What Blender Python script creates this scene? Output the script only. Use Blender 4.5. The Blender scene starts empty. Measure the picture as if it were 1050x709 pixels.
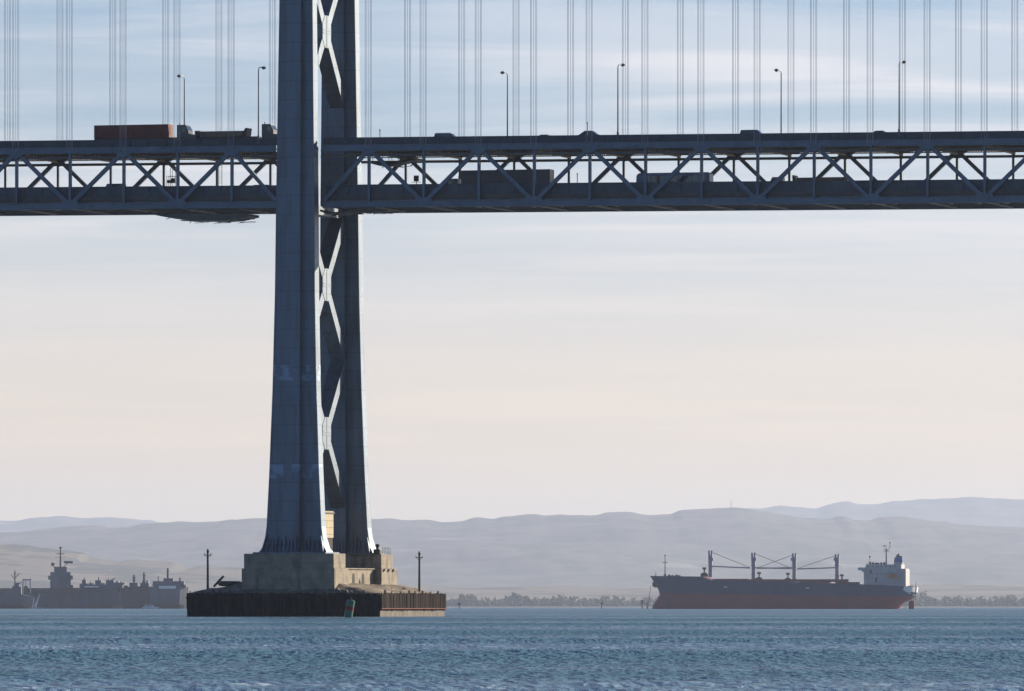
import bpy, bmesh, math, random
from mathutils import Vector, Matrix, noise
R = math.radians
random.seed(7)
SC = bpy.context.scene
COL = SC.collection

# ------------------------------------------------------------------ camera
CAM_H = 1.6
F = 8450.0          # focal length in photo pixels (photo 1050 wide)
HORIZ = 622.3       # photo row of the horizon
cam = bpy.data.cameras.new('Camera')
cam.sensor_width = 36.0
cam.lens = 36.0 * F / 1050.0
cam.shift_y = (HORIZ - 354.5) / 1050.0
cam.clip_start = 1.0
cam.clip_end = 90000.0
camo = bpy.data.objects.new('Camera', cam)
COL.objects.link(camo)
camo.location = (0, 0, CAM_H)
camo.rotation_euler = (R(90), 0, 0)
SC.camera = camo

# ------------------------------------------------------------------ light
TH = 0.2853                       # the bridge recedes to the left by this angle
SUN_EL, SUN_AZ = R(20), R(50)     # azimuth clockwise from the view axis
world = bpy.data.worlds.new('World')
SC.world = world
world.use_nodes = True
nt = world.node_tree
nt.nodes.clear()
def nd(tree, kind, **kw):
    n = tree.nodes.new(kind)
    for k, v in kw.items():
        setattr(n, k, v)
    return n
out = nd(nt, 'ShaderNodeOutputWorld')
bg = nd(nt, 'ShaderNodeBackground')
bg.inputs['Strength'].default_value = 0.05
sky = nd(nt, 'ShaderNodeTexSky', sky_type='NISHITA', sun_disc=False)
sky.sun_elevation = SUN_EL
sky.sun_rotation = SUN_AZ
sky.altitude = 0
sky.air_density = 1.0
sky.dust_density = 0.4
sky.ozone_density = 6.0
# thin streaks of high cloud, laid on a flat layer overhead
tc = nd(nt, 'ShaderNodeTexCoord')
sep = nd(nt, 'ShaderNodeSeparateXYZ')
nt.links.new(tc.outputs['Generated'], sep.inputs[0])
def mth(tree, op, a, b=None, c=None):
    n = nd(tree, 'ShaderNodeMath', operation=op)
    for i, v in enumerate((a, b, c)):
        if v is None:
            continue
        if isinstance(v, (int, float)):
            n.inputs[i].default_value = v
        else:
            tree.links.new(v, n.inputs[i])
    return n.outputs[0]
zc = mth(nt, 'MAXIMUM', sep.outputs['Z'], 0.0)
den = mth(nt, 'ADD', zc, 0.035)
cx = mth(nt, 'DIVIDE', sep.outputs['X'], den)
cy = mth(nt, 'DIVIDE', sep.outputs['Y'], den)
cmb = nd(nt, 'ShaderNodeCombineXYZ')
nt.links.new(cx, cmb.inputs[0]); nt.links.new(cy, cmb.inputs[1])
def cloud(scale, rot, sx, sy, detail, lo, hi, dist=0.0, off=(0, 0, 0)):
    mp = nd(nt, 'ShaderNodeMapping')
    mp.inputs['Rotation'].default_value = (0, 0, rot)
    mp.inputs['Scale'].default_value = (sx, sy, 1)
    mp.inputs['Location'].default_value = off
    nt.links.new(cmb.outputs[0], mp.inputs[0])
    nz = nd(nt, 'ShaderNodeTexNoise')
    nz.inputs['Scale'].default_value = scale
    nz.inputs['Detail'].default_value = detail
    nz.inputs['Roughness'].default_value = 0.55
    nz.inputs['Distortion'].default_value = dist
    nt.links.new(mp.outputs[0], nz.inputs['Vector'])
    mr = nd(nt, 'ShaderNodeMapRange', interpolation_type='SMOOTHSTEP')
    mr.inputs['From Min'].default_value = lo
    mr.inputs['From Max'].default_value = hi
    nt.links.new(nz.outputs['Fac'], mr.inputs['Value'])
    return mr.outputs[0]
c1 = cloud(1.0, 0.18, 0.9, 1.0, 6, 0.36, 0.68, 0.5)
c2 = cloud(2.2, -0.12, 0.6, 1.2, 7, 0.45, 0.75, 0.8, (3.1, 1.7, 0))
def ramp(v, a, b, lo, hi):
    n = nd(nt, 'ShaderNodeMapRange', interpolation_type='SMOOTHSTEP')
    n.inputs['From Min'].default_value = a; n.inputs['From Max'].default_value = b
    n.inputs['To Min'].default_value = lo; n.inputs['To Max'].default_value = hi
    nt.links.new(v, n.inputs['Value'])
    return n.outputs[0]
streak = mth(nt, 'ADD', mth(nt, 'MULTIPLY', c1, 0.40), mth(nt, 'MULTIPLY', c2, 0.30))
veil = ramp(zc, .02, .065, .68, .05)             # the far part of the sheet merges into a veil
cc = mth(nt, 'MINIMUM', mth(nt, 'ADD', veil, mth(nt, 'MULTIPLY', streak, ramp(zc, .028, .062, .16, .88))), .8)
# the sheet lies low over the bay, ahead; overhead and behind the sky is clear
cc = mth(nt, 'MULTIPLY', cc, ramp(zc, .10, .30, 1.0, 0.0))
cc = mth(nt, 'MULTIPLY', cc, ramp(sep.outputs['Y'], .2, .7, 0.0, 1.0))
mixc = nd(nt, 'ShaderNodeMix', data_type='RGBA')
nt.links.new(cc, mixc.inputs['Factor'])
tint = nd(nt, 'ShaderNodeMix', data_type='RGBA', blend_type='MULTIPLY')
tint.inputs['Factor'].default_value = 1.0
nt.links.new(sky.outputs['Color'], tint.inputs['A'])
tint.inputs['B'].default_value = (.97, .98, 1.11, 1)
nt.links.new(tint.outputs['Result'], mixc.inputs['A'])
cloudcol = nd(nt, 'ShaderNodeMix', data_type='RGBA')     # cloud far off towards the horizon is reddened
nt.links.new(ramp(zc, .012, .055, 0.0, 1.0), cloudcol.inputs['Factor'])
cloudcol.inputs['A'].default_value = (12.2, 9.1, 5.5, 1)
cloudcol.inputs['B'].default_value = (12.0, 11.0, 10.7, 1)
nt.links.new(cloudcol.outputs['Result'], mixc.inputs['B'])
nt.links.new(mixc.outputs['Result'], bg.inputs['Color'])
nt.links.new(bg.outputs[0], out.inputs['Surface'])

sun = bpy.data.lights.new('Sun', 'SUN')
sun.energy = 5.0
sun.angle = R(0.5)
sun.color = (1.0, 0.85, 0.66)
suno = bpy.data.objects.new('Sun', sun)
COL.objects.link(suno)
sdir = Vector((math.sin(SUN_AZ) * math.cos(SUN_EL), math.cos(SUN_AZ) * math.cos(SUN_EL), math.sin(SUN_EL)))
suno.rotation_euler = sdir.to_track_quat('Z', 'Y').to_euler()

vs = SC.view_settings
SC.display_settings.display_device = 'sRGB'
vs.view_transform = 'Standard'
vs.look = 'None'
vs.gamma = 1.0
vs.use_curve_mapping = False
vs.exposure = 0.88
SC.cycles.max_bounces = 6
SC.cycles.diffuse_bounces = 3
SC.cycles.volume_bounces = 0

# ------------------------------------------------------------------ helpers
def P(px, py, Y):
    """a photo pixel at depth Y -> a point"""
    return Vector(((px - 525.0) / F * Y, Y, CAM_H + (HORIZ - py) / F * Y))

def tag(o, label=None, cat=None, group=None, kind=None):
    if label: o['label'] = label
    if cat: o['category'] = cat
    if group: o['group'] = group
    if kind: o['kind'] = kind
    return o

def empty(name, loc, rz=0.0, label=None, cat=None, group=None):
    o = bpy.data.objects.new(name, None)
    o.empty_display_size = 1.0
    COL.objects.link(o)
    o.location = loc
    o.rotation_euler = (0, 0, rz)
    return tag(o, label, cat, group)

class MB:
    """collects shapes for ONE mesh object"""
    def __init__(self, warp=None):
        self.v, self.f, self.warp = [], [], warp
    def add(self, vs_, fs):
        n = len(self.v)
        self.v += [tuple(x) for x in vs_]
        self.f += [tuple(i + n for i in q) for q in fs]
        return self
    def box(self, x0, x1, y0, y1, z0, z1):
        return self.add([(x0, y0, z0), (x1, y0, z0), (x1, y1, z0), (x0, y1, z0),
                         (x0, y0, z1), (x1, y0, z1), (x1, y1, z1), (x0, y1, z1)],
                        [(3, 2, 1, 0), (4, 5, 6, 7), (0, 1, 5, 4), (1, 2, 6, 5), (2, 3, 7, 6), (3, 0, 4, 7)])
    def frustum(self, a, b):
        """two rectangles (x0,x1,y0,y1,z), bottom and top"""
        vs_ = []
        for (x0, x1, y0, y1, z) in (a, b):
            vs_ += [(x0, y0, z), (x1, y0, z), (x1, y1, z), (x0, y1, z)]
        return self.add(vs_, [(3, 2, 1, 0), (4, 5, 6, 7), (0, 1, 5, 4), (1, 2, 6, 5), (2, 3, 7, 6), (3, 0, 4, 7)])
    def bar(self, p, q, w, h, side=(0, 1, 0)):
        """rectangular bar p->q; w across 'side', h across the third axis"""
        p, q = Vector(p), Vector(q)
        d = (q - p).normalized()
        s = Vector(side)
        s = (s - d * s.dot(d)).normalized()
        t = d.cross(s)
        vs_ = []
        for c in (p, q):
            for a, b in ((-1, -1), (1, -1), (1, 1), (-1, 1)):
                vs_.append(c + s * (a * w / 2) + t * (b * h / 2))
        return self.add(vs_, [(3, 2, 1, 0), (4, 5, 6, 7), (0, 1, 5, 4), (1, 2, 6, 5), (2, 3, 7, 6), (3, 0, 4, 7)])
    def tube(self, p, q, r, r2=None, n=8):
        p, q = Vector(p), Vector(q)
        r2 = r if r2 is None else r2
        d = (q - p).normalized()
        s = d.orthogonal().normalized()
        t = d.cross(s)
        vs_ = []
        for c, rr in ((p, r), (q, r2)):
            for i in range(n):
                a = 2 * math.pi * i / n
                vs_.append(c + (s * math.cos(a) + t * math.sin(a)) * rr)
        fs = [tuple(range(n - 1, -1, -1)), tuple(range(n, 2 * n))]
        fs += [(i, (i + 1) % n, n + (i + 1) % n, n + i) for i in range(n)]
        return self.add(vs_, fs)
    def lathe(self, c, prof, n=14, axis='z'):
        """prof = [(r, h)] from bottom to top about c"""
        c = Vector(c)
        vs_ = []
        for r, h in prof:
            for i in range(n):
                a = 2 * math.pi * i / n
                if axis == 'z': o = Vector((r * math.cos(a), r * math.sin(a), h))
                elif axis == 'y': o = Vector((r * math.sin(a), h, r * math.cos(a)))
                else: o = Vector((h, r * math.cos(a), r * math.sin(a)))
                vs_.append(c + o)
        m = len(prof)
        fs = [tuple(range(n - 1, -1, -1)), tuple(range((m - 1) * n, m * n))]
        for k in range(m - 1):
            fs += [(k * n + i, k * n + (i + 1) % n, (k + 1) * n + (i + 1) % n, (k + 1) * n + i) for i in range(n)]
        return self.add(vs_, fs)
    def prism(self, pts, y0, y1):
        """outline in the x-z plane with depth from y0 to y1"""
        n = len(pts)
        vs_ = [(x, y0, z) for x, z in pts] + [(x, y1, z) for x, z in pts]
        fs = [tuple(range(n)), tuple(range(2 * n - 1, n - 1, -1))]
        fs += [((i + 1) % n, i, n + i, n + (i + 1) % n) for i in range(n)]
        return self.add(vs_, fs)
    def loft(self, rings, cap=True):
        n = len(rings[0])
        vs_ = [p for r_ in rings for p in r_]
        fs = []
        for k in range(len(rings) - 1):
            fs += [(k * n + i, k * n + (i + 1) % n, (k + 1) * n + (i + 1) % n, (k + 1) * n + i) for i in range(n)]
        if cap:
            fs += [tuple(range(n - 1, -1, -1)), tuple(range((len(rings) - 1) * n, len(rings) * n))]
        return self.add(vs_, fs)
    def build(self, name, mat, parent=None, smooth=False, loc=None, bevel=0.0):
        vs_ = [self.warp(*p) for p in self.v] if self.warp else self.v
        me = bpy.data.meshes.new(name)
        me.from_pydata(vs_, [], self.f)
        bm = bmesh.new(); bm.from_mesh(me)
        bmesh.ops.recalc_face_normals(bm, faces=bm.faces)
        bm.to_mesh(me); bm.free()
        me.materials.append(mat)
        if smooth:
            for p in me.polygons: p.use_smooth = True
        o = bpy.data.objects.new(name, me)
        COL.objects.link(o)
        if parent: o.parent = parent
        if loc: o.location = loc
        if bevel:
            md = o.modifiers.new('Bevel', 'BEVEL')
            md.width = bevel; md.segments = 2; md.limit_method = 'ANGLE'
        return o

def copy_tree(o, parent=None):
    c = o.copy(); COL.objects.link(c)
    if parent: c.parent = parent
    for ch in list(o.children): copy_tree(ch, c)
    return c

# ------------------------------------------------------------------ materials
def mat(name, col, col2=None, scale=1.0, rough=0.6, metal=0.0, spec=0.4, bump=0.0, bscale=None,
        stretch=(1, 1, 1), lo=0.35, hi=0.65, detail=5):
    m = bpy.data.materials.new(name)
    m.use_nodes = True
    t = m.node_tree
    b = t.nodes['Principled BSDF']
    b.inputs['Roughness'].default_value = rough
    b.inputs['Metallic'].default_value = metal
    b.inputs['Specular IOR Level'].default_value = spec
    b.inputs['Base Color'].default_value = (*col, 1)
    tcn = nd(t, 'ShaderNodeTexCoord')
    mp = nd(t, 'ShaderNodeMapping')
    mp.inputs['Scale'].default_value = stretch
    t.links.new(tcn.outputs['Object'], mp.inputs[0])
    if col2 is not None:
        nz = nd(t, 'ShaderNodeTexNoise')
        nz.inputs['Scale'].default_value = scale
        nz.inputs['Detail'].default_value = detail
        nz.inputs['Roughness'].default_value = 0.6
        t.links.new(mp.outputs[0], nz.inputs['Vector'])
        mr = nd(t, 'ShaderNodeMapRange')
        mr.inputs['From Min'].default_value = lo
        mr.inputs['From Max'].default_value = hi
        t.links.new(nz.outputs['Fac'], mr.inputs['Value'])
        mx = nd(t, 'ShaderNodeMix', data_type='RGBA')
        t.links.new(mr.outputs[0], mx.inputs['Factor'])
        mx.inputs['A'].default_value = (*col, 1)
        mx.inputs['B'].default_value = (*col2, 1)
        t.links.new(mx.outputs['Result'], b.inputs['Base Color'])
    if bump:
        nb = nd(t, 'ShaderNodeTexNoise')
        nb.inputs['Scale'].default_value = bscale or scale * 3
        nb.inputs['Detail'].default_value = 6
        t.links.new(mp.outputs[0], nb.inputs['Vector'])
        bp = nd(t, 'ShaderNodeBump')
        bp.inputs['Strength'].default_value = bump
        bp.inputs['Distance'].default_value = 0.2
        t.links.new(nb.outputs['Fac'], bp.inputs['Height'])
        t.links.new(bp.outputs[0], b.inputs['Normal'])
    return m

def over(m, col, mask_fn):
    """lay another colour over a material's base where mask_fn(tree, object coords) is 1"""
    t = m.node_tree
    b = t.nodes['Principled BSDF']
    tcn = nd(t, 'ShaderNodeTexCoord')
    fac = mask_fn(t, tcn.outputs['Object'])
    mx = nd(t, 'ShaderNodeMix', data_type='RGBA')
    t.links.new(fac, mx.inputs['Factor'])
    src = b.inputs['Base Color'].links[0].from_socket if b.inputs['Base Color'].links else None
    if src: t.links.new(src, mx.inputs['A'])
    else: mx.inputs['A'].default_value = b.inputs['Base Color'].default_value
    mx.inputs['B'].default_value = (*col, 1)
    t.links.new(mx.outputs['Result'], b.inputs['Base Color'])
    return m

def noise_mask(t, vec, scale, lo, hi, stretch=(1, 1, 1), detail=6):
    mp = nd(t, 'ShaderNodeMapping')
    mp.inputs['Scale'].default_value = stretch
    t.links.new(vec, mp.inputs[0])
    nz = nd(t, 'ShaderNodeTexNoise')
    nz.inputs['Scale'].default_value = scale
    nz.inputs['Detail'].default_value = detail
    t.links.new(mp.outputs[0], nz.inputs['Vector'])
    mr = nd(t, 'ShaderNodeMapRange')
    mr.inputs['From Min'].default_value = lo
    mr.inputs['From Max'].default_value = hi
    t.links.new(nz.outputs['Fac'], mr.inputs['Value'])
    return mr.outputs[0]

def z_of(t, vec):
    s = nd(t, 'ShaderNodeSeparateXYZ')
    t.links.new(vec, s.inputs[0])
    return s.outputs['Z']

M = {}
M['tower'] = mat('tower_steel', (.150, .195, .245), (.12, .155, .195), .25, .58, metal=.85, spec=.5, bump=.0, stretch=(1, 1, .25))
def seams(t, vec):          # riveted plate seams every 3.05 m
    z = z_of(t, vec)
    fr = mth(t, 'FRACT', mth(t, 'DIVIDE', z, 3.05))
    return mth(t, 'MULTIPLY', mth(t, 'LESS_THAN', fr, 0.05), 0.3)
over(M['tower'], (.07, .07, .07), seams)
def rust(t, vec): return mth(t, 'MULTIPLY', noise_mask(t, vec, 1.1, .50, .75, (1, 1, .12)), .6)
over(M['tower'], (.10, .085, .075), rust)
def patches(t, vec):        # freshly primed bands
    z = z_of(t, vec)
    a = mth(t, 'LESS_THAN', mth(t, 'ABSOLUTE', mth(t, 'SUBTRACT', z, 38.9)), 1.25)
    b_ = mth(t, 'LESS_THAN', mth(t, 'ABSOLUTE', mth(t, 'SUBTRACT', z, 23.2)), 1.1)
    n1 = noise_mask(t, vec, .4, .46, .54)
    n2 = noise_mask(t, vec, .4, .52, .62)
    sp = nd(t, 'ShaderNodeSeparateXYZ'); t.links.new(vec, sp.inputs[0])
    near = mth(t, 'LESS_THAN', sp.outputs['Y'], 5.0)
    return mth(t, 'MULTIPLY', near, mth(t, 'MULTIPLY', mth(t, 'ADD', mth(t, 'MULTIPLY', a, n1), mth(t, 'MULTIPLY', b_, n2)), .42))
over(M['tower'], (.34, .46, .60), patches)
M['truss'] = mat('truss_steel', (.115, .155, .205), (.09, .12, .16), .35, .54, metal=.8)
over(M['truss'], (.07, .055, .05), lambda t, v: mth(t, 'MULTIPLY', noise_mask(t, v, 1.3, .58, .75), .5))
M['darksteel'] = mat('dark_steel', (.05, .05, .05), (.08, .07, .06), .8, .55)
M['rusty'] = mat('weathered_steel', (.16, .12, .09), (.08, .06, .05), 1.1, .55)
M['beam'] = mat('floor_beam_lit_tone', (.62, .48, .34), (.42, .30, .21), .7, .7)  # bright lit look of the stiffeners is put into this colour
M['deck'] = mat('deck_concrete', (.22, .21, .20), (.15, .14, .13), .7, .8)
M['asphalt'] = mat('asphalt', (.055, .055, .055), (.075, .07, .068), 2.0, .9)
M['barrier'] = mat('barrier_steel', (.034, .052, .075), (.026, .040, .058), .5, .6)
M['barrier2'] = mat('painted_parapet', (.06, .08, .105), (.045, .06, .08), .5, .55, metal=.5)
M['rope'] = mat('wire_rope', (.28, .29, .34), (.22, .23, .27), .6, .5)
M['lamp_pole'] = mat('lamp_paint', (.10, .11, .12), (.14, .14, .15), 2, .5)
M['lens'] = mat('lamp_lens', (.6, .6, .58), None, rough=.2)
M['concrete'] = mat('pier_concrete', (.31, .265, .195), (.20, .175, .14), .6, .85, bump=.5, bscale=2.5)
over(M['concrete'], (.06, .055, .05), lambda t, v: mth(t, 'MULTIPLY', noise_mask(t, v, .9, .54, .72, (1, 1, .22)), .7))
over(M['concrete'], (.13, .12, .11), lambda t, v: mth(t, 'MULTIPLY', mth(t, 'LESS_THAN', mth(t, 'FRACT', mth(t, 'DIVIDE', z_of(t, v), 1.22)), .06), .5))
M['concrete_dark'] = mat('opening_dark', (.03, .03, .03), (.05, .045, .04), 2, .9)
M['hut'] = mat('hut_panels', (.48, .41, .28), (.40, .34, .24), .8, .8)
over(M['hut'], (.15, .12, .09), lambda t, v: mth(t, 'MULTIPLY', mth(t, 'LESS_THAN', mth(t, 'FRACT', mth(t, 'DIVIDE', z_of(t, v), 1.1)), .1), .7))
M['timber'] = mat('fender_timber', (.045, .037, .034), (.022, .019, .018), 1.2, .95, spec=.05, bump=.5, bscale=3, stretch=(1, 1, .2))
M['tide'] = mat('tide_bleached_concrete', (.17, .15, .13), (.085, .075, .066), 1.0, .85, bump=.4, stretch=(1, 1, .4))
M['fill'] = mat('gravel_fill', (.20, .165, .12), (.12, .10, .08), .5, .95, bump=.8, bscale=1.2)
over(M['fill'], (.36, .31, .24), lambda t, v: mth(t, 'MULTIPLY', noise_mask(t, v, .35, .58, .66), .8))
M['redpaint'] = mat('red_paint', (.20, .03, .025), (.12, .025, .02), 1.2, .7, spec=.2)
M['pole'] = mat('tarred_pole', (.045, .04, .038), (.07, .06, .055), 2, .8)
M['green'] = mat('buoy_green', (.012, .13, .085), (.01, .09, .065), 1.5, .45)
M['shipwhite'] = mat('ship_white', (.42, .42, .43), (.35, .345, .345), .3, .55)
M['white'] = mat('white_paint', (.78, .78, .76), (.68, .67, .64), .6, .5)
M['black'] = mat('black_paint', (.02, .02, .022), (.035, .032, .03), 1.0, .5)
M['rubber'] = mat('tyre_rubber', (.025, .025, .025), (.04, .04, .04), 5, .8)
M['glass'] = mat('dark_glass', (.02, .025, .03), None, rough=.08, spec=.8)
M['container'] = mat('container_rust_red', (.16, .035, .028), (.11, .028, .024), .6, .7)
M['carsilver'] = mat('car_silver', (.45, .47, .50), None, rough=.3, metal=.3)
M['carblue'] = mat('car_blue', (.10, .15, .24), None, rough=.3)
M['cardark'] = mat('car_dark', (.04, .045, .05), None, rough=.3)
M['carwhite'] = mat('car_white', (.70, .71, .72), None, rough=.3)
M['carred'] = mat('car_maroon', (.16, .03, .03), None, rough=.3)
M['trailer'] = mat('trailer_grey', (.06, .065, .075), (.05, .053, .06), .8, .4)
M['load'] = mat('timber_load', (.22, .16, .10), (.14, .10, .07), 1.5, .8)
M['hull'] = mat('hull_navy', (.018, .040, .10), (.026, .050, .115), .08, .55, spec=.2, stretch=(1, 1, .3))
over(M['hull'], (.08, .10, .15), lambda t, v: mth(t, 'MULTIPLY', noise_mask(t, v, .12, .58, .72, (1, 1, .15)), .4))
M['boot'] = mat('hull_red', (.31, .032, .045), (.23, .028, .038), .06, .6, stretch=(1, 1, .4))
over(M['boot'], (.09, .035, .04), lambda t, v: mth(t, 'MULTIPLY', noise_mask(t, v, .1, .55, .7, (.6, 1, .3)), .5))
M['shipdeck'] = mat('ship_deck_red', (.20, .06, .045), (.15, .05, .04), .3, .7)
M['crane'] = mat('ship_crane_grey', (.32, .32, .38), (.24, .24, .29), .3, .55)
M['funnel'] = mat('funnel_blue', (.02, .09, .32), (.02, .07, .24), .5, .5)
M['orange'] = mat('lifeboat_orange', (.55, .16, .06), (.42, .12, .05), .8, .5)
M['navy_grey'] = mat('naval_grey', (.115, .13, .16), (.085, .095, .12), .05, .6)
M['navy_dark'] = mat('naval_dark_grey', (.06, .062, .07), (.05, .05, .055), .05, .6)
M['navy_blue'] = mat('naval_blue_grey', (.085, .10, .135), (.065, .078, .105), .05, .6)
M['rusthull'] = mat('waterline_rust', (.17, .10, .075), (.11, .075, .06), .05, .8)
M['leaf'] = mat('tree_foliage', (.035, .05, .022), (.075, .085, .04), .12, .9)
M['bark'] = mat('tree_bark', (.06, .045, .035), None, rough=.9)
M['land'] = mat('shore_ground', (.07, .065, .05), (.045, .045, .035), .01, .95)
M['hill'] = mat('hill_grass', (.09, .085, .075), (.06, .06, .055), .0016, .95, lo=.35, hi=.65)
over(M['hill'], (.022, .030, .022), lambda t, v: mth(t, 'MULTIPLY', noise_mask(t, v, .006, .48, .56, (.8, .3, 3), 9), .9))
over(M['hill'], (.26, .25, .23), lambda t, v: mth(t, 'MULTIPLY', noise_mask(t, v, .003, .64, .70, (.6, .6, 4)), .6))
M['hill_low'] = mat('near_hill_grass', (.135, .11, .075), (.09, .08, .06), .002, .95)
over(M['hill_low'], (.018, .025, .02), lambda t, v: mth(t, 'MULTIPLY', noise_mask(t, v, .0045, .50, .55, (.7, .35, 5), 9), .95))
over(M['hill_low'], (.30, .28, .25), lambda t, v: mth(t, 'MULTIPLY', noise_mask(t, v, .02, .68, .72, (1, 1, 3), 3), .7))
M['skin'] = mat('radar_grey', (.16, .165, .17), None, rough=.6)

# ------------------------------------------------------------------ water
def water_mat():
    m = bpy.data.materials.new('bay_water')
    m.use_nodes = True
    t = m.node_tree
    t.nodes.clear()
    wo = nd(t, 'ShaderNodeOutputMaterial')
    df = nd(t, 'ShaderNodeBsdfDiffuse'); df.inputs['Color'].default_value = (.068, .148, .212, 1)
    gl = nd(t, 'ShaderNodeBsdfGlossy'); gl.inputs['Roughness'].default_value = .16
    ms = nd(t, 'ShaderNodeMixShader'); ms.inputs[0].default_value = .13
    t.links.new(df.outputs[0], ms.inputs[1]); t.links.new(gl.outputs[0], ms.inputs[2]); t.links.new(ms.outputs[0], wo.inputs['Surface'])
    tcn = nd(t, 'ShaderNodeTexCoord')
    def nz(scale, det, stretch, rough=.55):
        mp = nd(t, 'ShaderNodeMapping')
        mp.inputs['Scale'].default_value = stretch
        mp.inputs['Rotation'].default_value = (0, 0, .06)
        t.links.new(tcn.outputs['Object'], mp.inputs[0])
        n = nd(t, 'ShaderNodeTexNoise')
        n.inputs['Scale'].default_value = scale
        n.inputs['Detail'].default_value = det
        n.inputs['Roughness'].default_value = rough
        t.links.new(mp.outputs[0], n.inputs['Vector'])
        return n.outputs['Fac']
    a = nz(.9, 3, (1.2, .35, 1))
    c = nz(3.0, 4, (1.1, .4, 1))
    h = mth(t, 'ADD', mth(t, 'MULTIPLY', a, 1.0), mth(t, 'MULTIPLY', c, .42))
    # wind lanes: bands of rougher and smoother water, with breaking crests and painted glitter in the rough ones
    def mrange(v, a, b, lo, hi):
        n = nd(t, 'ShaderNodeMapRange', interpolation_type='SMOOTHSTEP')
        for k, q in zip(('From Min', 'From Max', 'To Min', 'To Max'), (a, b, lo, hi)): n.inputs[k].default_value = q
        t.links.new(v, n.inputs['Value'])
        return n
    lane = nz(.011, 3, (.10, 1, 1))
    lr = mrange(lane, .38, .62, .6, 1.0)
    t.links.new(mrange(lane, .40, .62, .10, .42).outputs[0], ms.inputs[0])
    crest = nz(.55, 5, (.45, 1, 1), .7)
    foam_glitter = mth(t, 'MULTIPLY', mrange(crest, .54, .68, 0, 1).outputs[0], mrange(lane, .50, .60, .04, .85).outputs[0])  # pale flecks: small crests plus glitter put into the diffuse colour
    mxf = nd(t, 'ShaderNodeMix', data_type='RGBA')
    t.links.new(foam_glitter, mxf.inputs['Factor'])
    mxf.inputs['A'].default_value = (.068, .148, .212, 1); mxf.inputs['B'].default_value = (.42, .50, .58, 1)
    t.links.new(mxf.outputs['Result'], df.inputs['Color'])
    bp = nd(t, 'ShaderNodeBump')
    bp.inputs['Distance'].default_value = .9
    t.links.new(lr.outputs[0], bp.inputs['Strength'])
    t.links.new(h, bp.inputs['Height'])
    t.links.new(bp.outputs[0], gl.inputs['Normal']); t.links.new(bp.outputs[0], df.inputs['Normal'])
    return m
M['water'] = water_mat()
import numpy as np
def water_mesh():
    """one sheet to the horizon; its nearer part carries a real chop of crossing waves"""
    rows = [-250.0, -60.0, 60.0, 110.0]
    y = 118.0
    while y < 65000:
        rows.append(y)
        y += .30 if y < 420 else (.0008 * y if y < 900 else .0016 * y if y < 1600 else .0036 * y if y < 3500 else .05 * y)
    rows.append(65000.0)
    Yr = np.array(rows)
    U = np.linspace(-.088, .088, 300)
    X = U[None, :] * np.maximum(Yr, 118)[:, None]
    X = np.concatenate([np.full((len(Yr), 1), -7500.0), X, np.full((len(Yr), 1), 7500.0)], 1)
    Y = np.repeat(Yr[:, None], X.shape[1], 1)
    dy = np.gradient(Yr)[:, None]
    rg = np.random.RandomState(4)
    Z = np.zeros_like(X)
    for k in range(64):
        lam = .8 * (7.0 / .8) ** rg.rand()
        a = rg.normal(2.2, .75)
        kx, ky = math.cos(a) * 2 * math.pi / lam, math.sin(a) * 2 * math.pi / lam
        amp = .0022 * lam ** .8
        w = np.clip(lam / (2.0 * dy) - .6, 0, 1)
        ph = kx * X + ky * Y + rg.rand() * 6.28
        Z += amp * w * (np.sin(ph) + .25 * np.cos(2 * ph))
    gust = .75 + .45 * np.sin(X / 31 + 1.3) * np.sin(Y / 47) + .3 * np.sin(Y / 19 + X / 60)
    Z *= np.clip(gust, .35, 1.4)
    Z[:4] = 0; Z[:, 0] = 0; Z[:, -1] = 0
    nr, nc = X.shape
    co = np.stack([X, Y, Z], -1).reshape(-1, 3).astype(np.float32)
    a = (np.arange(nr - 1)[:, None] * nc + np.arange(nc - 1)[None, :]).reshape(-1)
    q = np.stack([a, a + 1, a + nc + 1, a + nc], -1).astype(np.int32)
    me = bpy.data.meshes.new('water')
    me.vertices.add(len(co)); me.vertices.foreach_set('co', co.ravel())
    me.loops.add(q.size); me.loops.foreach_set('vertex_index', q.ravel())
    me.polygons.add(len(q))
    me.polygons.foreach_set('loop_start', np.arange(0, q.size, 4, dtype=np.int32))
    me.polygons.foreach_set('use_smooth', np.ones(len(q), dtype=bool))
    me.update(calc_edges=True)
    me.materials.append(M['water'])
    o = bpy.data.objects.new('water', me)
    COL.objects.link(o)
    return o
tag(water_mesh(), kind='structure')

# ------------------------------------------------------------------ hills
def lerp_prof(prof, x):
    if x <= prof[0][0]: return prof[0][1]
    for (a, ya), (b, yb) in zip(prof, prof[1:]):
        if x <= b:
            k = (x - a) / (b - a)
            k = k * k * (3 - 2 * k)
            return ya + (yb - ya) * k
    return prof[-1][1]

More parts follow.
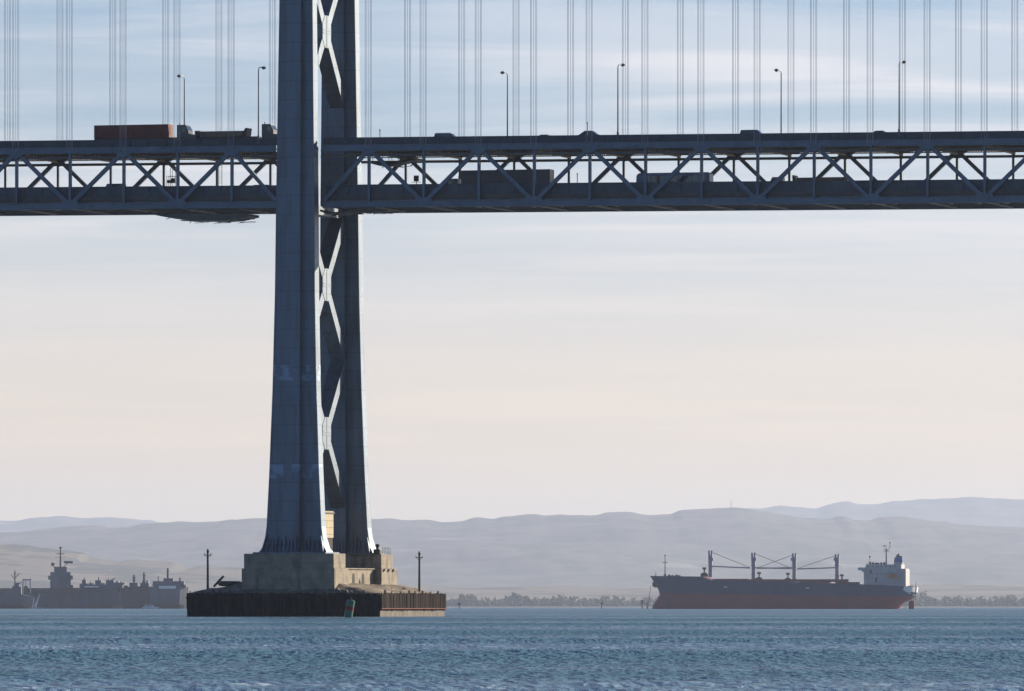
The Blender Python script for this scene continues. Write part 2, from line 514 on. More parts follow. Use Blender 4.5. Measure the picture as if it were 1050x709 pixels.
def ridge(name, Y, depth, prof, seed, rough_amp, nx=760, ny=48, x0=-260, x1=1310, matl='hill'):
    """a range of hills: its crest follows the skyline and spurs run down towards the bay"""
    vs_, fs = [], []
    soft = [(q, sum(lerp_prof(prof, q + d) for d in range(-120, 121, 20)) / 13) for q in range(-300, 1351, 25)]
    for j in range(ny + 1):
        s = j / ny                       # 0 at the foot, 0.75 at the crest, 1 behind
        yy = Y - depth + depth * 1.33 * s
        k = min(1.0, s / .75)
        fall = 1.0 if s <= .75 else 1.0 - (s - .75) / .25 * .6
        env = (k ** 1.25) * fall
        for i in range(nx + 1):
            px = x0 + (x1 - x0) * i / nx
            X = (px - 525) / F * Y
            wob = 60 * (1 - k) * noise.noise(Vector((X / 1500, yy / 1800, seed)))
            kk = max(0.0, min(1.0, (k - .55) / .43)) ** 2
            py = lerp_prof(prof, px) * kk + (lerp_prof(soft, px + wob) + 2) * (1 - kk)
            top = (HORIZ - py) / F * Y + CAM_H
            n = noise.fractal(Vector((X / 1100 + seed, yy / 1500 + seed, seed)), .9, 2.1, 5)
            n2 = noise.fractal(Vector((X / 330 + seed, yy / 500, seed * 2)), .8, 2.1, 4)
            amp = rough_amp * (1 - abs(k - .55) * 1.5) if k < 1 else 0
            z = top * env + max(0, amp) * top * n + (1.5 + .012 * top) * n2 * (1 if s > .03 else 0)
            vs_.append((X, yy, max(z, -.4) if j else -.6))
    w = nx + 1
    for j in range(ny):
        for i in range(nx):
            a = j * w + i
            fs.append((a, a + 1, a + w + 1, a + w))
    m = MB(); m.add(vs_, fs)
    return tag(m.build(name, M[matl], smooth=True), kind='structure')

PROF_FAR = [(-20, 533), (13, 534), (45, 531), (65, 529), (85, 531), (105, 530), (130, 531), (150, 533), (170, 537),
            (210, 548), (300, 556), (640, 556), (720, 530), (775, 521.7), (800, 519), (821, 520.3), (835, 521.7), (856, 515.4),
            (867, 514), (881, 516.8), (898, 517.5), (920, 514), (941, 511.5), (960, 511.8), (990, 510.4), (1018, 511),
            (1036, 512), (1070, 513.5), (1200, 520), (1310, 530)]
PROF_MAIN = [(-20, 546), (13, 545.5), (50, 542), (75, 540), (100, 538.5), (115, 541), (130, 540), (150, 537), (165, 536),
             (185, 535), (200, 535.5), (220, 535), (240, 533), (260, 531.5), (275, 532), (330, 534), (385, 533), (400, 532.5),
             (415, 534), (435, 533), (455, 535.5), (472, 534.5), (490, 530.5), (505, 532), (520, 529.5), (548, 527),
             (560, 529), (575, 528), (585, 529), (610, 529), (625, 526), (645, 525.5), (665, 529), (685, 528), (700, 524),
             (725, 523), (740, 521.5), (752, 520.8), (765, 522), (780, 524), (800, 527), (830, 531), (849, 532), (861, 529),
             (874, 533), (888, 534), (905, 530.5), (920, 530), (941, 531.6), (962, 534), (986, 537.6), (1011, 539.7),
             (1036, 540), (1070, 541), (1200, 545)]
PROF_LOW = [(-20, 556), (13, 558), (28, 559), (44, 562), (66, 563.5), (83, 566), (94, 572), (122, 576), (133, 574),
            (177, 576), (193, 583), (210, 580), (250, 582), (300, 590), (400, 598), (480, 603), (560, 601), (650, 604),
            (750, 600), (860, 603), (960, 600), (1060, 602), (1200, 600)]
ridge('far_hills', 60000, 9000, PROF_FAR, 3.3, .10)
ridge('hills', 40000, 11000, PROF_MAIN, 1.7, .15)
ridge('low_hills', 24500, 5500, PROF_LOW, 5.1, .18, matl='hill_low')

# the low shore in front of the hills
sm = MB()
N = 160
vs_, fs = [], []
for i in range(N + 1):
    X = -2400 + 4800 * i / N
    o_ = noise.noise(Vector((X / 160, 2.2, 0))) * 40
    for y_, z_ in ((17900 + o_, -.4), (17950 + o_, 1.6), (18300, 2.8), (20500, 3.0)):
        vs_.append((X, y_, z_))
for i in range(N):
    for j in range(3):
        a = i * 4 + j
        fs.append((a, a + 4, a + 5, a + 1))
sm.add(vs_, fs)
tag(sm.build('shore_land', M['land'], smooth=True), kind='structure')
# the wood along it reads as one mass
tw = MB()
ICO = bmesh.new()
bmesh.ops.create_icosphere(ICO, subdivisions=1, radius=1)
IV = [v.co.copy() for v in ICO.verts]; IF = [tuple(v.index for v in f.verts) for f in ICO.faces]; ICO.free()
rng = random.Random(11)
TREE_H = [(-30, 9), (150, 9), (300, 10), (462, 10), (480, 14), (500, 10), (520, 13), (532, 15), (545, 10), (560, 11), (580, 12.5), (598, 13),
          (612, 10.5), (625, 13), (640, 12), (655, 10), (680, 11), (800, 11), (930, 12), (940, 14), (948, 17), (956, 13), (963, 10),
          (972, 13), (985, 11), (1000, 12.5), (1015, 11), (1036, 12.5), (1080, 11)]
px = -30.0
while px < 1085:
    Y = 18030 + rng.random() * 260
    base = P(px, HORIZ, Y); base.z = 1.6
    H = lerp_prof(TREE_H, px) * rng.uniform(.55, 1.15) * Y / F * .88
    sl = rng.random() < .25
    tw.tube(base, base + Vector((0, 0, H * .5)), .5, .3, 5)
    for k in range(12):
        f = k / 11
        hh = H * (.12 + .84 * f)
        r_ = (H * .30) * (1.0 - .6 * f) * rng.uniform(.7, 1.25) * (.6 if sl else 1)
        c = base + Vector((rng.gauss(0, 1) * H * .24 * (1 - .5 * f), rng.gauss(0, 1) * H * .16, hh))
        q = Matrix.Rotation(rng.random() * 6, 3, 'Z')
        s3 = Vector((1, 1, rng.uniform(.6, .9)))
        tw.add([c + q @ Vector((v.x * r_ * s3.x * (1 + .35 * rng.uniform(-1, 1)), v.y * r_ * (1 + .35 * rng.uniform(-1, 1)), v.z * r_ * s3.z * (1 + .3 * rng.uniform(-1, 1)))) for v in IV], IF)
    px += rng.uniform(.8, 2.6)
tag(tw.build('shore_woods', M['leaf']), 'hazy line of dark trees along the far shore below the hills', 'woods', kind='stuff')

# ------------------------------------------------------------------ bridge frame
BO = Vector((-33.807, 1316.73, 0.0))
SIN, COS = math.sin(TH), math.cos(TH)
SLOPE = -0.0065
PAN, T0 = 9.144, 11.5
W1 = 20.1
def BW(t, w, z, slope=True):
    return Vector((BO.x + t * COS + w * SIN, BO.y - t * SIN + w * COS, z + (SLOPE * t if slope else 0)))
def t_of(px, w):
    q = px - 525.0
    return (q * (BO.y + w * COS) - F * (BO.x + w * SIN)) / (F * COS + q * SIN)
def z_at(px, py, w):
    t = t_of(px, w)
    Y = BO.y - t * SIN + w * COS
    return CAM_H + (HORIZ - py) / F * Y
def warp(t, w, z): return (t, w, z + SLOPE * t)
def bridge_empty(name, label, cat, t=0.0, w=0.0, z=0.0, group=None, slope=False):
    return empty(name, BW(t, w, z, slope), -TH, label, cat, group)

# ------------------------------------------------------------------ tower
tower = bridge_empty('bridge_tower', 'tall riveted steel suspension bridge tower of two tapering legs joined by X bracing', 'bridge tower')
LW = [(10.05, 11.6), (10.5, 11.1), (11.0, 10.4), (11.6, 9.9), (14.4, 9.2), (23, 8.36), (36, 7.4), (51.7, 6.7), (65.4, 6.45), (97, 5.6), (132, 4.9)]
def leg_w(z):
    for (a, wa), (b, wb) in zip(LW, LW[1:]):
        if z <= b: return wa + (wb - wa) * (z - a) / (b - a)
    return LW[-1][1]
def leg_c(z, far):
    h = 12.35 - .0125 * (z - 10)
    return 10.05 + h if far else 10.05 - h
def make_leg(far):
    m = MB()
    rings = []
    for z, w_ in LW:
        L = w_ / 2; T = 1.12 + (.0 if z > 11.6 else (11.6 - z) * .45)
        p = 1.18 + .2 * max(0, (50 - z) / 40); d = 1.1 + .5 * max(0, (50 - z) / 40)
        c = leg_c(z, far)
        rings.append([(x, c + y, z) for x, y in ((-L, -T), (-p, -T), (-p, -T - d), (p, -T - d), (p, -T), (L, -T),
                                                  (L, T), (p, T), (p, T + d), (-p, T + d), (-p, T), (-L, T))])
    m.loft(rings)
    leg = m.build('leg', M['tower'], tower)
    # riveted corner angles, 6 cm proud of the plates
    g = MB()
    for sx in (-1, 1):
        for sy in (-1, 1):
            for (a, b) in zip(LW[3:], LW[4:]):
                pa = (sx * (a[1] / 2 - .16), leg_c(a[0], far) + sy * 1.14, a[0])
                pb = (sx * (b[1] / 2 - .16), leg_c(b[0], far) + sy * 1.14, b[0])
                g.bar(pa, pb, .10, .26, (0, 1, 0))
    g.build('corner_angle', M['tower'], leg)
    # stiffener plates standing on the base
    b = MB()
    c = leg_c(10.05, far)
    n = 15
    for i in range(n + 1):
        t = -4.55 + 9.1 * i / n
        for sy in (-1, 1):
            dd = 3.0 if abs(t) < 1.5 else 1.55
            zt = 12.2 if i % 3 else 12.9
            f0 = 1.14 if abs(t) > 3.5 else 1.0
            b.add([(x, c + sy * y, z) for x, y, z in ((t * f0 - .09, dd - .4, 10.1), (t * f0 + .09, dd - .4, 10.1), (t * f0 + .09, dd + .55, 10.1), (t * f0 - .09, dd + .55, 10.1),
                  (t - .09, dd - .4, zt), (t + .09, dd - .4, zt), (t + .09, dd - .1, zt), (t - .09, dd - .1, zt))],
                  [(3, 2, 1, 0), (4, 5, 6, 7), (0, 1, 5, 4), (1, 2, 6, 5), (2, 3, 7, 6), (3, 0, 4, 7)])
    b.box(-6.1, 6.1, c - 3.6, c + 3.6, 10.06, 10.28)
    b.build('base_plate', M['tower'], leg)
    k = MB()                      # collar at the roadway
    for z in (74.6, 75.6):
        L = leg_w(z) / 2 + .05
        c = leg_c(z, far)
        k.box(-L, L, c - 1.18, c + 1.18, z - .1, z + .1)
        k.box(-1.24, 1.24, c - 2.29, c + 2.29, z - .08, z + .08)
    k.build('collar', M['tower'], leg)
make_leg(False); make_leg(True)

def brace(zc, half):
    m = MB()
    for s in (-1, 1):
        for e in (-1, 1):
            p = (0, 10.05, zc)
            wq = 10.05 + s * (10.3)
            m.bar((0, 10.05 + s * .2, zc + e * .2), (0, wq, zc + e * half), 2.36, 1.75, (1, 0, 0))
    x = m.build('cross_brace', M['tower'], tower)
    g = MB()
    g.prism([(-.0, 0)] * 0 or [(7.85, zc - 1.2), (9.2, zc - 2.6), (10.9, zc - 2.6), (12.25, zc - 1.2), (12.25, zc + 1.2), (10.9, zc + 2.6), (9.2, zc + 2.6), (7.85, zc + 1.2)], -1.24, 1.24)
    g.v = [(y, x_, z) for x_, y, z in g.v]      # outline lies across the bridge
    for s in (-1, 1):
        g.box(s * 1.24 - .05, s * 1.24 + .05, 10.05 - .1, 10.05 + .1, zc - 2.55, zc + 2.55)
        for dz in (-.22, .22):
            g.box(s * 1.24 - .06, s * 1.24 + .06, 7.9, 12.2, zc + dz - .06, zc + dz + .06)
    g.build('gusset_plate', M['tower'], x)
for zc, half in ((29.5, 11.4), (53.4, 11.4), (94.1, 11.6), (118, 11.5)):
    brace(zc, half)
for z in (65.2,):
    m = MB()
    m.box(-.9, .9, leg_c(z, False) + .8, leg_c(z, True) - .8, z - .75, z + .75)
    m.build('strut', M['tower'], tower)

# ------------------------------------------------------------------ deck spans
ZT, ZB = 74.83, 65.8         # chord centre lines
def span(sgn, npan, label):
    root = bridge_empty('bridge_span', label, 'bridge deck')
    ts = [sgn * (T0 + i * PAN) for i in range(npan)]
    end = ts[-1]
    tin = sgn * 3.9            # where the trusses die into the tower
    lo, hi = min(tin, end), max(tin, end)
    for wi, w in enumerate((0.0, W1)):
        s_in = 1 if wi == 0 else -1
        if wi == 0:
            m = MB(warp); m.box(lo, hi, w - .42, w + .42, ZT - .47, ZT + .47)
            m.box(lo, hi, w - .52, w + .52, ZT + .40, ZT + .50); m.box(lo, hi, w - .52, w + .52, ZT - .52, ZT - .42)
            m.build('top_chord', M['truss'], root)
        else:
            m = MB(warp)       # the far chord is open between its batten plates
            m.box(lo, hi, w - .45, w + .45, ZT + .34, ZT + .52); m.box(lo, hi, w - .45, w + .45, ZT - .56, ZT - .44)
            a = lo
            for t in sorted(ts):
                m.box(t - 1.7, t + 1.7, w - .40, w + .40, ZT - .44, ZT + .34)
                k = t + 1.9
                while k < t + PAN - 1.7 and k < hi:
                    m.box(k, k + .13, w - .38, w + .38, ZT - .44, ZT + .34); k += .40
            m.build('top_chord', M['rusty'], root)
        m = MB(warp); m.box(lo, hi, w - .42, w + .42, ZB - .42, ZB + .42)
        m.box(lo, hi, w - .50, w + .50, ZB + .36, ZB + .45); m.box(lo, hi, w - .50, w + .50, ZB - .46, ZB - .37)
        m.build('bottom_chord', M['truss'], root)
        # traveller rail slung below the top chord
        m = MB(warp); m.box(lo, hi, w - .12, w + .12, ZT - 1.42, ZT - 1.0)
        for t in ts: m.box(t - .3, t + .3, w - .10, w + .10, ZT - 1.02, ZT - .5)
        m.build('traveller_rail', M['darksteel'], root)
        for i, t in enumerate(ts):
            m = MB(warp); m.box(t - .2, t + .2, w - .30, w + .30, ZB + .3, ZT - .3)
            m.build('vertical_post', M['truss'], root)
            up = (i % 2 == 0)
            g = MB(warp)
            if up:
                g.prism([(t - 1.5, ZT + .42), (t + 1.5, ZT + .42), (t + 1.5, ZT - .4), (t + .55, ZT - 1.15), (t - .55, ZT - 1.15), (t - 1.5, ZT - .4)], w - .47, w + .47)
            else:
                g.prism([(t - 1.15, ZB + 1.05), (t + 1.15, ZB + 1.05), (t + 1.7, ZB + .35), (t + 1.7, ZB - .3), (t - 1.7, ZB - .3), (t - 1.7, ZB + .35)], w - .47, w + .47)
            g.build('gusset_plate', M['truss'], root)
            # the diagonal that leaves this node towards the tower
            q = ts[i - 1] if i else sgn * 3.6
            m = MB(warp)
            m.bar((t, w, ZT - .2 if up else ZB + .2), (q, w, ZB + .2 if up else ZT - .2), .56, .62, (0, 1, 0))
            m.build('diagonal', M['truss'], root)
    # roadways
    m = MB(warp); m.box(lo, hi, .56, W1 - .56, 75.34, 75.62); m.build('upper_slab', M['deck'], root)
    m = MB(warp); m.box(lo, hi, 1.25, W1 - 1.25, 75.624, 75.66); m.build('upper_roadway', M['asphalt'], root)
    m = MB(warp); m.box(lo, hi, .56, W1 - .56, 66.25, 66.5); m.build('lower_slab', M['deck'], root)
    m = MB(warp); m.box(lo, hi, 1.25, W1 - 1.25, 66.504, 66.54); m.build('lower_roadway', M['asphalt'], root)
    # barriers, with posts and a rail line
    for w in (.15, W1 - .15):
        m = MB(warp)
        m.box(lo, hi, w - .09, w + .09, 75.36, 76.32); m.box(lo, hi, w - .16, w + .16, 76.32, 76.5)
        m.box(lo, hi, w - .13, w + .13, 75.55, 75.68)
        k = lo + .7
        while k < hi: m.box(k, k + .26, w - .19, w + .19, 75.4, 76.3); k += 3.05
        m.build('parapet', M['barrier'], root)
        m = MB(warp)
        wl = w + (.78 if w < 5 else -.78)
        m.box(lo, hi, wl - .12, wl + .12, 66.5, 68.85); m.box(lo, hi, wl - .17, wl + .17, 68.85, 69.02)
        m.box(lo, hi, wl - .16, wl + .16, 67.38, 67.5); m.box(lo, hi, wl - .2, wl + .2, 66.42, 66.6)
        k = lo + .7
        while k < hi: m.box(k, k + .26, wl - .24, wl + .24, 67.5, 68.85); k += 3.05
        pp = m.build('lower_parapet', M['barrier2'], root)
        m = MB(warp); m.box(lo, hi, wl - .22, wl + .22, 66.62, 67.36); m.box(lo, hi, wl - .3, wl + .3, 66.9, 67.1); m.build('kerb_girder', M['darksteel'], pp)
    # cross beams and stringers
    for t in ts:
        m = MB(warp)
        m.box(t - .10, t + .10, .5, W1 - .5, 74.12, 75.3)
        fb = m.build('upper_floor_beam', M['darksteel'], root)
        m = MB(warp); m.box(t - .32, t + .32, .5, W1 - .5, 73.98, 74.11)
        for k in range(15):
            w = 1.1 + 17.9 * k / 14
            m.box(t - .34, t + .34, w - .11, w + .11, 74.1, 75.28)
        m.build('flange_and_stiffeners', M['beam'], fb)
        m = MB(warp)
        m.box(t - .18, t + .18, .5, W1 - .5, 65.48, 66.2); m.box(t - .32, t + .32, .5, W1 - .5, 65.38, 65.49)
        m.build('lower_floor_beam', M['darksteel'], root)
    m = MB(warp)
    for w in (2.5, 5.0, 7.5, 10.05, 12.6, 15.1, 17.6):
        m.box(lo, hi, w - .14, w + .14, 74.72, 75.33)
    m.build('upper_stringers', M['rusty'], root)
    m = MB(warp)
    for w in (2.5, 5.0, 7.5, 10.05, 12.6, 15.1, 17.6):
        m.box(lo, hi, w - .14, w + .14, 65.6, 66.24)
    m.build('lower_stringers', M['darksteel'], root)
    m = MB(warp)               # pipes and brackets clipped under the lower deck
    for i in range(len(ts) * 2):
        t = lo + (hi - lo) * (i + .5) / (len(ts) * 2)
        if rng.random() < .6: m.box(t - .35, t + .35, 1 + rng.random() * 2, 3.5, 65.3, 65.6)
    m.bar((lo, 1.2, 65.5), (hi, 1.2, 65.5), .16, .16)
    m.build('service_pipe', M['rusty'], root)
    return root
span(-1, 12, 'double deck steel truss roadway to the left of the tower')
span(1, 20, 'double deck steel truss roadway to the right of the tower, reaching the picture edge')

# ------------------------------------------------------------------ suspender cables
ORD = ['first', 'second', 'third', 'fourth', 'fifth', 'sixth', 'seventh', 'eighth', 'ninth', 'tenth', 'eleventh',
       'twelfth', 'thirteenth', 'fourteenth', 'fifteenth']
m = MB()
for t, w, r_ in ((-.43, -.12, .034), (.43, -.12, .034), (-.36, .22, .028), (.50, .22, .028), (.03, .05, .028)):
    m.tube((t, w, -.5), (t, w, 56), r_, n=6)
proto = m.build('suspender_cable', M['rope'])
first = True
for far in (0, 1):
    for sgn, n in ((1, 14), (-1, 7)):
        for i in range(n):
            o = proto if first else proto.copy()
            if not first: COL.objects.link(o)
            first = False
            t = sgn * (T0 + i * PAN)
            o.location = BW(t, W1 + .62 if far else -.62, 75.2)
            o.rotation_euler = (0, 0, -TH)
            tag(o, 'grey suspender ropes, %s side of the deck, %s to the %s of the tower' % ('far' if far else 'near', ORD[i], 'right' if sgn > 0 else 'left'),
                'suspender cable', 'suspender cables holding up the bridge deck')

# ------------------------------------------------------------------ lamps on the upper deck
def lamp(px, far, right, label, top_py):
    w = W1 - .15 if far else .15
    t = t_of(px, w)
    z0 = 76.5 + SLOPE * t
    z1 = z_at(px, top_py, w)
    H = z1 - z0
    root = empty('street_lamp', BW(t, w, z0, False), -TH, label, 'street lamp', 'street lamps along the upper deck')
    m = MB(); m.tube((0, 0, -.9), (0, 0, H - .5), .13, .085); m.lathe((0, 0, -.1), [(.2, 0), (.2, .5), (.14, .6)], 10)
    m.build('pole', M['lamp_pole'], root)
    s = 1 if right else -1
    d = Vector((.25, .97, 0)) * s       # arm reaches over the roadway
    m = MB()
    pts = [Vector((0, 0, H - .5)), d * .15 + Vector((0, 0, H - .15)), d * .6 + Vector((0, 0, H + .02)), d * 1.2 + Vector((0, 0, H + .04))]
    for a, b in zip(pts, pts[1:]): m.tube(a, b, .07, n=6)
    m.build('arm', M['lamp_pole'], root)
    m = MB(); c = d * 1.55 + Vector((0, 0, H))
    m.lathe(c, [(.12, -.2), (.34, -.14), (.38, 0), (.26, .14), (.08, .2)], 10)
    h = m.build('lamp_head', M['lamp_pole'], root)
    m = MB(); m.lathe(c, [(.1, -.32), (.27, -.2)], 10); m.build('lens', M['lens'], h)
lamp(189, 1, 0, 'street lamp behind the cab of the red container truck, arm to the left', 78.5)
lamp(265, 0, 1, 'tall street lamp just left of the near tower leg', 69)
lamp(351, 1, 1, 'street lamp standing against the far tower leg', 69)
lamp(520.3, 1, 0, 'street lamp on the far parapet, first one right of the tower', 75)
lamp(633.6, 0, 1, 'tall street lamp on the near parapet above the middle of the picture', 66)
lamp(801, 1, 0, 'street lamp on the far parapet above the right end of the bulk carrier cranes', 72.5)
lamp(922, 0, 1, 'tall street lamp on the near parapet nearest the right picture edge', 63)

# ------------------------------------------------------------------ vehicles
def wheel(parent, x, y, r_, wd):
    m = MB()
    m.lathe((x, y, r_), [(r_ * .55, -wd / 2), (r_ * .95, -wd / 2), (r_, -wd / 2 + .04), (r_, wd / 2 - .04), (r_ * .95, wd / 2), (r_ * .55, wd / 2)], 16, 'y')
    o = m.build('wheel', M['rubber'], parent)
    m = MB(); m.lathe((x, y, r_), [(r_ * .2, -wd / 2 - .02), (r_ * .54, -wd / 2 + .03), (r_ * .54, wd / 2 - .03), (r_ * .2, wd / 2 + .02)], 12, 'y')
    m.build('rim', M['carsilver'], o)
def veh_root(name, px, w, upper, label, cat, group):
    t = t_of(px, w)
    z = (75.665 if upper else 66.545) + SLOPE * t
    return empty(name, BW(t, w, z, False), -TH + (0 if upper else math.pi), label, cat, group)
UP, LOW = 'vehicles on the upper deck', 'vehicles on the lower deck'
def car(px, w, upper, paint, label, L=4.5, H=1.45, kind='sedan'):
    root = veh_root('car', px, w, upper, label, 'car', UP if upper else LOW)
    h = L / 2; b = .82
    m = MB()
    body = [(-h, .32), (-h + .05, .78), (-h + .25, H * .62), (-h * .55, H * .66), (h * .38, H * .66), (h * .9, H * .56), (h, .62), (h, .32)]
    m.prism(body, -b, b)
    m.build('body', paint, root, bevel=.06)
    m = MB()
    if kind == 'van': r0 = (-h + .15, h * .45, -.78, .78, H * .62); r1 = (-h + .3, h * .2, -.68, .68, H)
    else: r0 = (-h * .78, h * .48, -.78, .78, H * .64); r1 = (-h * .45, h * .16, -.62, .62, H)
    m.frustum(r0, (r1[0], r1[1], r1[2], r1[3], H - .06)); g = m.build('window', M['glass'], root)
    m = MB(); m.frustum((r1[0] - .02, r1[1] + .02, r1[2] - .02, r1[3] + .02, H - .07), (r1[0] + .1, r1[1] - .1, r1[2] + .08, r1[3] - .08, H + .02))
    m.build('roof', paint, root)
    for sx in (-1, 1):
        for sy in (-1, 1): wheel(root, sx * h * .62, sy * .74, .33, .22)
    for sy in (-1, 1):
        m = MB(); m.box(h - .06, h + .01, sy * .58 - .17, sy * .58 + .17, .58, .74); m.build('headlight', M['lens'], root)
        m = MB(); m.box(-h + .0, -h + .07, sy * .6 - .15, sy * .6 + .15, .66, .82); m.build('tail_light', M['redpaint'], root)
    return root
car(460.5, 6, 1, M['carwhite'], 'pale silver van roof showing over the upper parapet right of the tower', 4.9, 1.72, 'van')
car(560.5, 12, 1, M['cardark'], 'small dark car on the upper deck above the rear of the semi trailer', 4.3, 1.62)
car(606.5, 4, 1, M['cardark'], 'dark rounded sport utility car on the upper deck left of the tall middle lamp', 4.8, 1.7)
car(774.5, 5, 1, M['carblue'], 'blue van on the upper deck left of a lamp near the right side', 5.0, 1.65, 'van')
car(904.5, 8, 1, M['carsilver'], 'silver car on the upper deck beside the rightmost tall lamp', 4.6, 1.5)
car(114, 5, 0, M['cardark'], 'dark tall van on the lower deck under the red container truck', 5.2, 3.1, 'van')
car(264, 12, 0, M['carsilver'], 'grey van on the lower deck just left of the near tower leg', 4.6, 3.1, 'van')
car(1021, 12, 0, M['carwhite'], 'white van on the lower deck at the right picture edge', 5.2, 3.0, 'van')

def tractor(root, x0, paint, H=3.3):
    """cab whose rear is at x0, nose to +x"""
    m = MB()
    m.prism([(x0, .95), (x0, H), (x0 + 1.5, H), (x0 + 1.95, H - .85), (x0 + 2.0, 1.75), (x0 + 3.3, 1.6), (x0 + 3.45, 1.3), (x0 + 3.45, .6), (x0 + 1.9, .6), (x0 + 1.9, .95)], -1.15, 1.15)
    c = m.build('cab', paint, root, bevel=.06)
    m = MB()
    m.prism([(x0 + 1.52, H - .15), (x0 + 1.9, H - .88), (x0 + 1.98, H - .88), (x0 + 1.6, H - .15)], -1.0, 1.0)
    for sy in (-1, 1): m.box(x0 + .9, x0 + 1.6, sy * 1.14, sy * 1.17, H - 1.2, H - .4)
    m.build('window', M['glass'], c)
    m = MB(); m.tube((x0 - .15, .95, .9), (x0 - .15, .95, H + .45), .09); m.build('exhaust_stack', M['carsilver'], c)
    m = MB(); m.box(x0 - 2.4, x0 + 2.0, -.5, .5, .65, .95); m.build('chassis', M['black'], root)
    for sy in (-1, 1):
        wheel(root, x0 + 2.5, sy * 1.0, .5, .3)
        for q in (-.5, -1.7): wheel(root, x0 + q, sy * .98, .5, .5)
# red container truck (upper deck, heading right)
w = 4.0
xa, xb, xc = t_of(99, w), t_of(175, w), t_of(183.5, w)
root = veh_root('container_truck', 137, w, 1, 'truck carrying a long rust red container on the upper deck left of the tower', 'truck', UP)
tm = t_of(137, w)
HH = z_at(137, 128.6, w) - (75.665 + SLOPE * tm)
m = MB(); m.box(xa - tm, xb - tm, -1.22, 1.22, 1.25, HH)
k = xa - tm + .3
while k < xb - tm - .2:
    m.box(k, k + .14, -1.25, 1.25, 1.4, HH - .12); k += .32
m.build('container', M['container'], root)
m = MB(); m.box(xa - tm, xb - tm + 2.0, -1.1, 1.1, 1.0, 1.25); m.build('trailer_bed', M['black'], root)
tractor(root, xc - tm, M['cardark'], 3.25)
for q in (.8, 2.0):
    for sy in (-1, 1): wheel(root, xa - tm + q, sy * .98, .5, .5)
# flatbed (upper deck, heading right)
w = 5.0
root = veh_root('flatbed_truck', 230, w, 1, 'flatbed truck with a low load and raised headboard on the upper deck beside the tower', 'truck', UP)
tm = t_of(230, w)
xa, xb, xc = t_of(202, w) - tm, t_of(256, w) - tm, t_of(273.5, w) - tm
m = MB(); m.box(xa, xb + 1.6, -1.22, 1.22, 1.05, 1.35); m.build('flatbed', M['black'], root)
m = MB(); m.box(xa + .9, xb - .6, -1.15, 1.15, 1.36, 2.28); m.build('load', M['load'], root)
m = MB(); m.prism([(xb - 1.2, 1.36), (xb - .35, 2.72), (xb, 2.72), (xb - .2, 1.36)], -1.2, 1.2); m.build('headboard', M['black'], root)
m = MB(); m.box(xa, xa + .85, -1.15, 1.15, 1.36, 2.4); m.build('tailboard', M['black'], root)
tractor(root, xc - .5, M['trailer'], 3.3)
for q in (1.0, 2.2):
    for sy in (-1, 1): wheel(root, xa + q, sy * .98, .5, .5)
# semi trailer (lower deck, heading left); the root is turned round so +x points left
w = 6.0
root = veh_root('semi_truck', 510, w, 0, 'long box trailer truck heading left on the lower deck', 'truck', LOW)
tm = t_of(510, w)
xr, xf, xcab = -(t_of(566, w) - tm), -(t_of(475, w) - tm), -(t_of(470, w) - tm)
HH = z_at(520, 174.8, w) - (66.545 + SLOPE * t_of(520, w))
m = MB(); m.box(xr, xf, -1.28, 1.28, 1.15, HH); m.build('trailer_box', M['trailer'], root, bevel=.04)
m = MB(); m.box(xr + .0, xf, -.6, .6, .85, 1.14); m.build('chassis', M['black'], root)
m = MB()
for i in range(14):
    x = xr + .6 + (xf - xr - 1.2) * i / 13
    m.box(x - .03, x + .03, -1.31, 1.31, 1.3, HH - .1)
m.build('side_post', M['trailer'], root)
tractor(root, xcab - .2, M['cardark'], 3.55)
for q in (1.0, 2.2):
    for sy in (-1, 1): wheel(root, xr + q, sy * .98, .5, .5)
# bus (lower deck, heading left)
w = 5.0
root = veh_root('bus', 692, w, 0, 'long bus with a row of windows on the lower deck', 'bus', LOW)
tm = t_of(692, w)
xr, xf = -(t_of(729.5, w) - tm), -(t_of(654, w) - tm)
HH = z_at(690, 177.6, w) - (66.545 + SLOPE * t_of(690, w))
m = MB()
m.prism([(xr, .4), (xr, HH - .2), (xr + .25, HH), (xf - .5, HH), (xf - .15, HH - .3), (xf, 1.5), (xf, .4)], -1.25, 1.25)
b_ = m.build('body', M['carblue'], root, bevel=.08)
n = 9
for i in range(n):
    x0 = xr + .7 + (xf - xr - 2.0) * i / n
    m = MB(); m.box(x0, x0 + (xf - xr - 2.0) / n - .16, -1.27, 1.27, 1.75, HH - .5); m.build('window', M['glass'], root)
m = MB(); m.prism([(xf - .02, 1.5), (xf - .16, HH - .4), (xf - .10, HH - .4), (xf + .03, 1.5)], -1.15, 1.15); m.build('windscreen', M['glass'], root)
for sy in (-1, 1):
    wheel(root, xf - 2.4, sy * 1.05, .5, .35); wheel(root, xr + 3.0, sy * 1.05, .5, .35)
# flatbed with machinery (lower deck, heading left)
w = 6.0
root = veh_root('flatbed_truck', 828, w, 0, 'flatbed truck with a long low load on the lower deck near the right side', 'truck', LOW)
tm = t_of(828, w)
xr, xf, xc = -(t_of(868, w) - tm), -(t_of(814, w) - tm), -(t_of(804, w) - tm)
m = MB(); m.box(xr, xf + 1.5, -1.2, 1.2, 1.0, 1.3); m.build('flatbed', M['black'], root)
m = MB(); m.box(xr + .1, xf - .8, -1.15, 1.15, 1.31, 3.2); m.build('load', M['load'], root)
m = MB(); m.prism([(xf - .9, 1.31), (xf - .15, 1.31), (xf - .02, 3.6), (xf - .3, 3.6)], -1.2, 1.2); m.build('headboard', M['black'], root)
tractor(root, xc + .15, M['cardark'], 3.35)
for q in (1.0, 2.2):
    for sy in (-1, 1): wheel(root, xr + q, sy * .98, .5, .5)

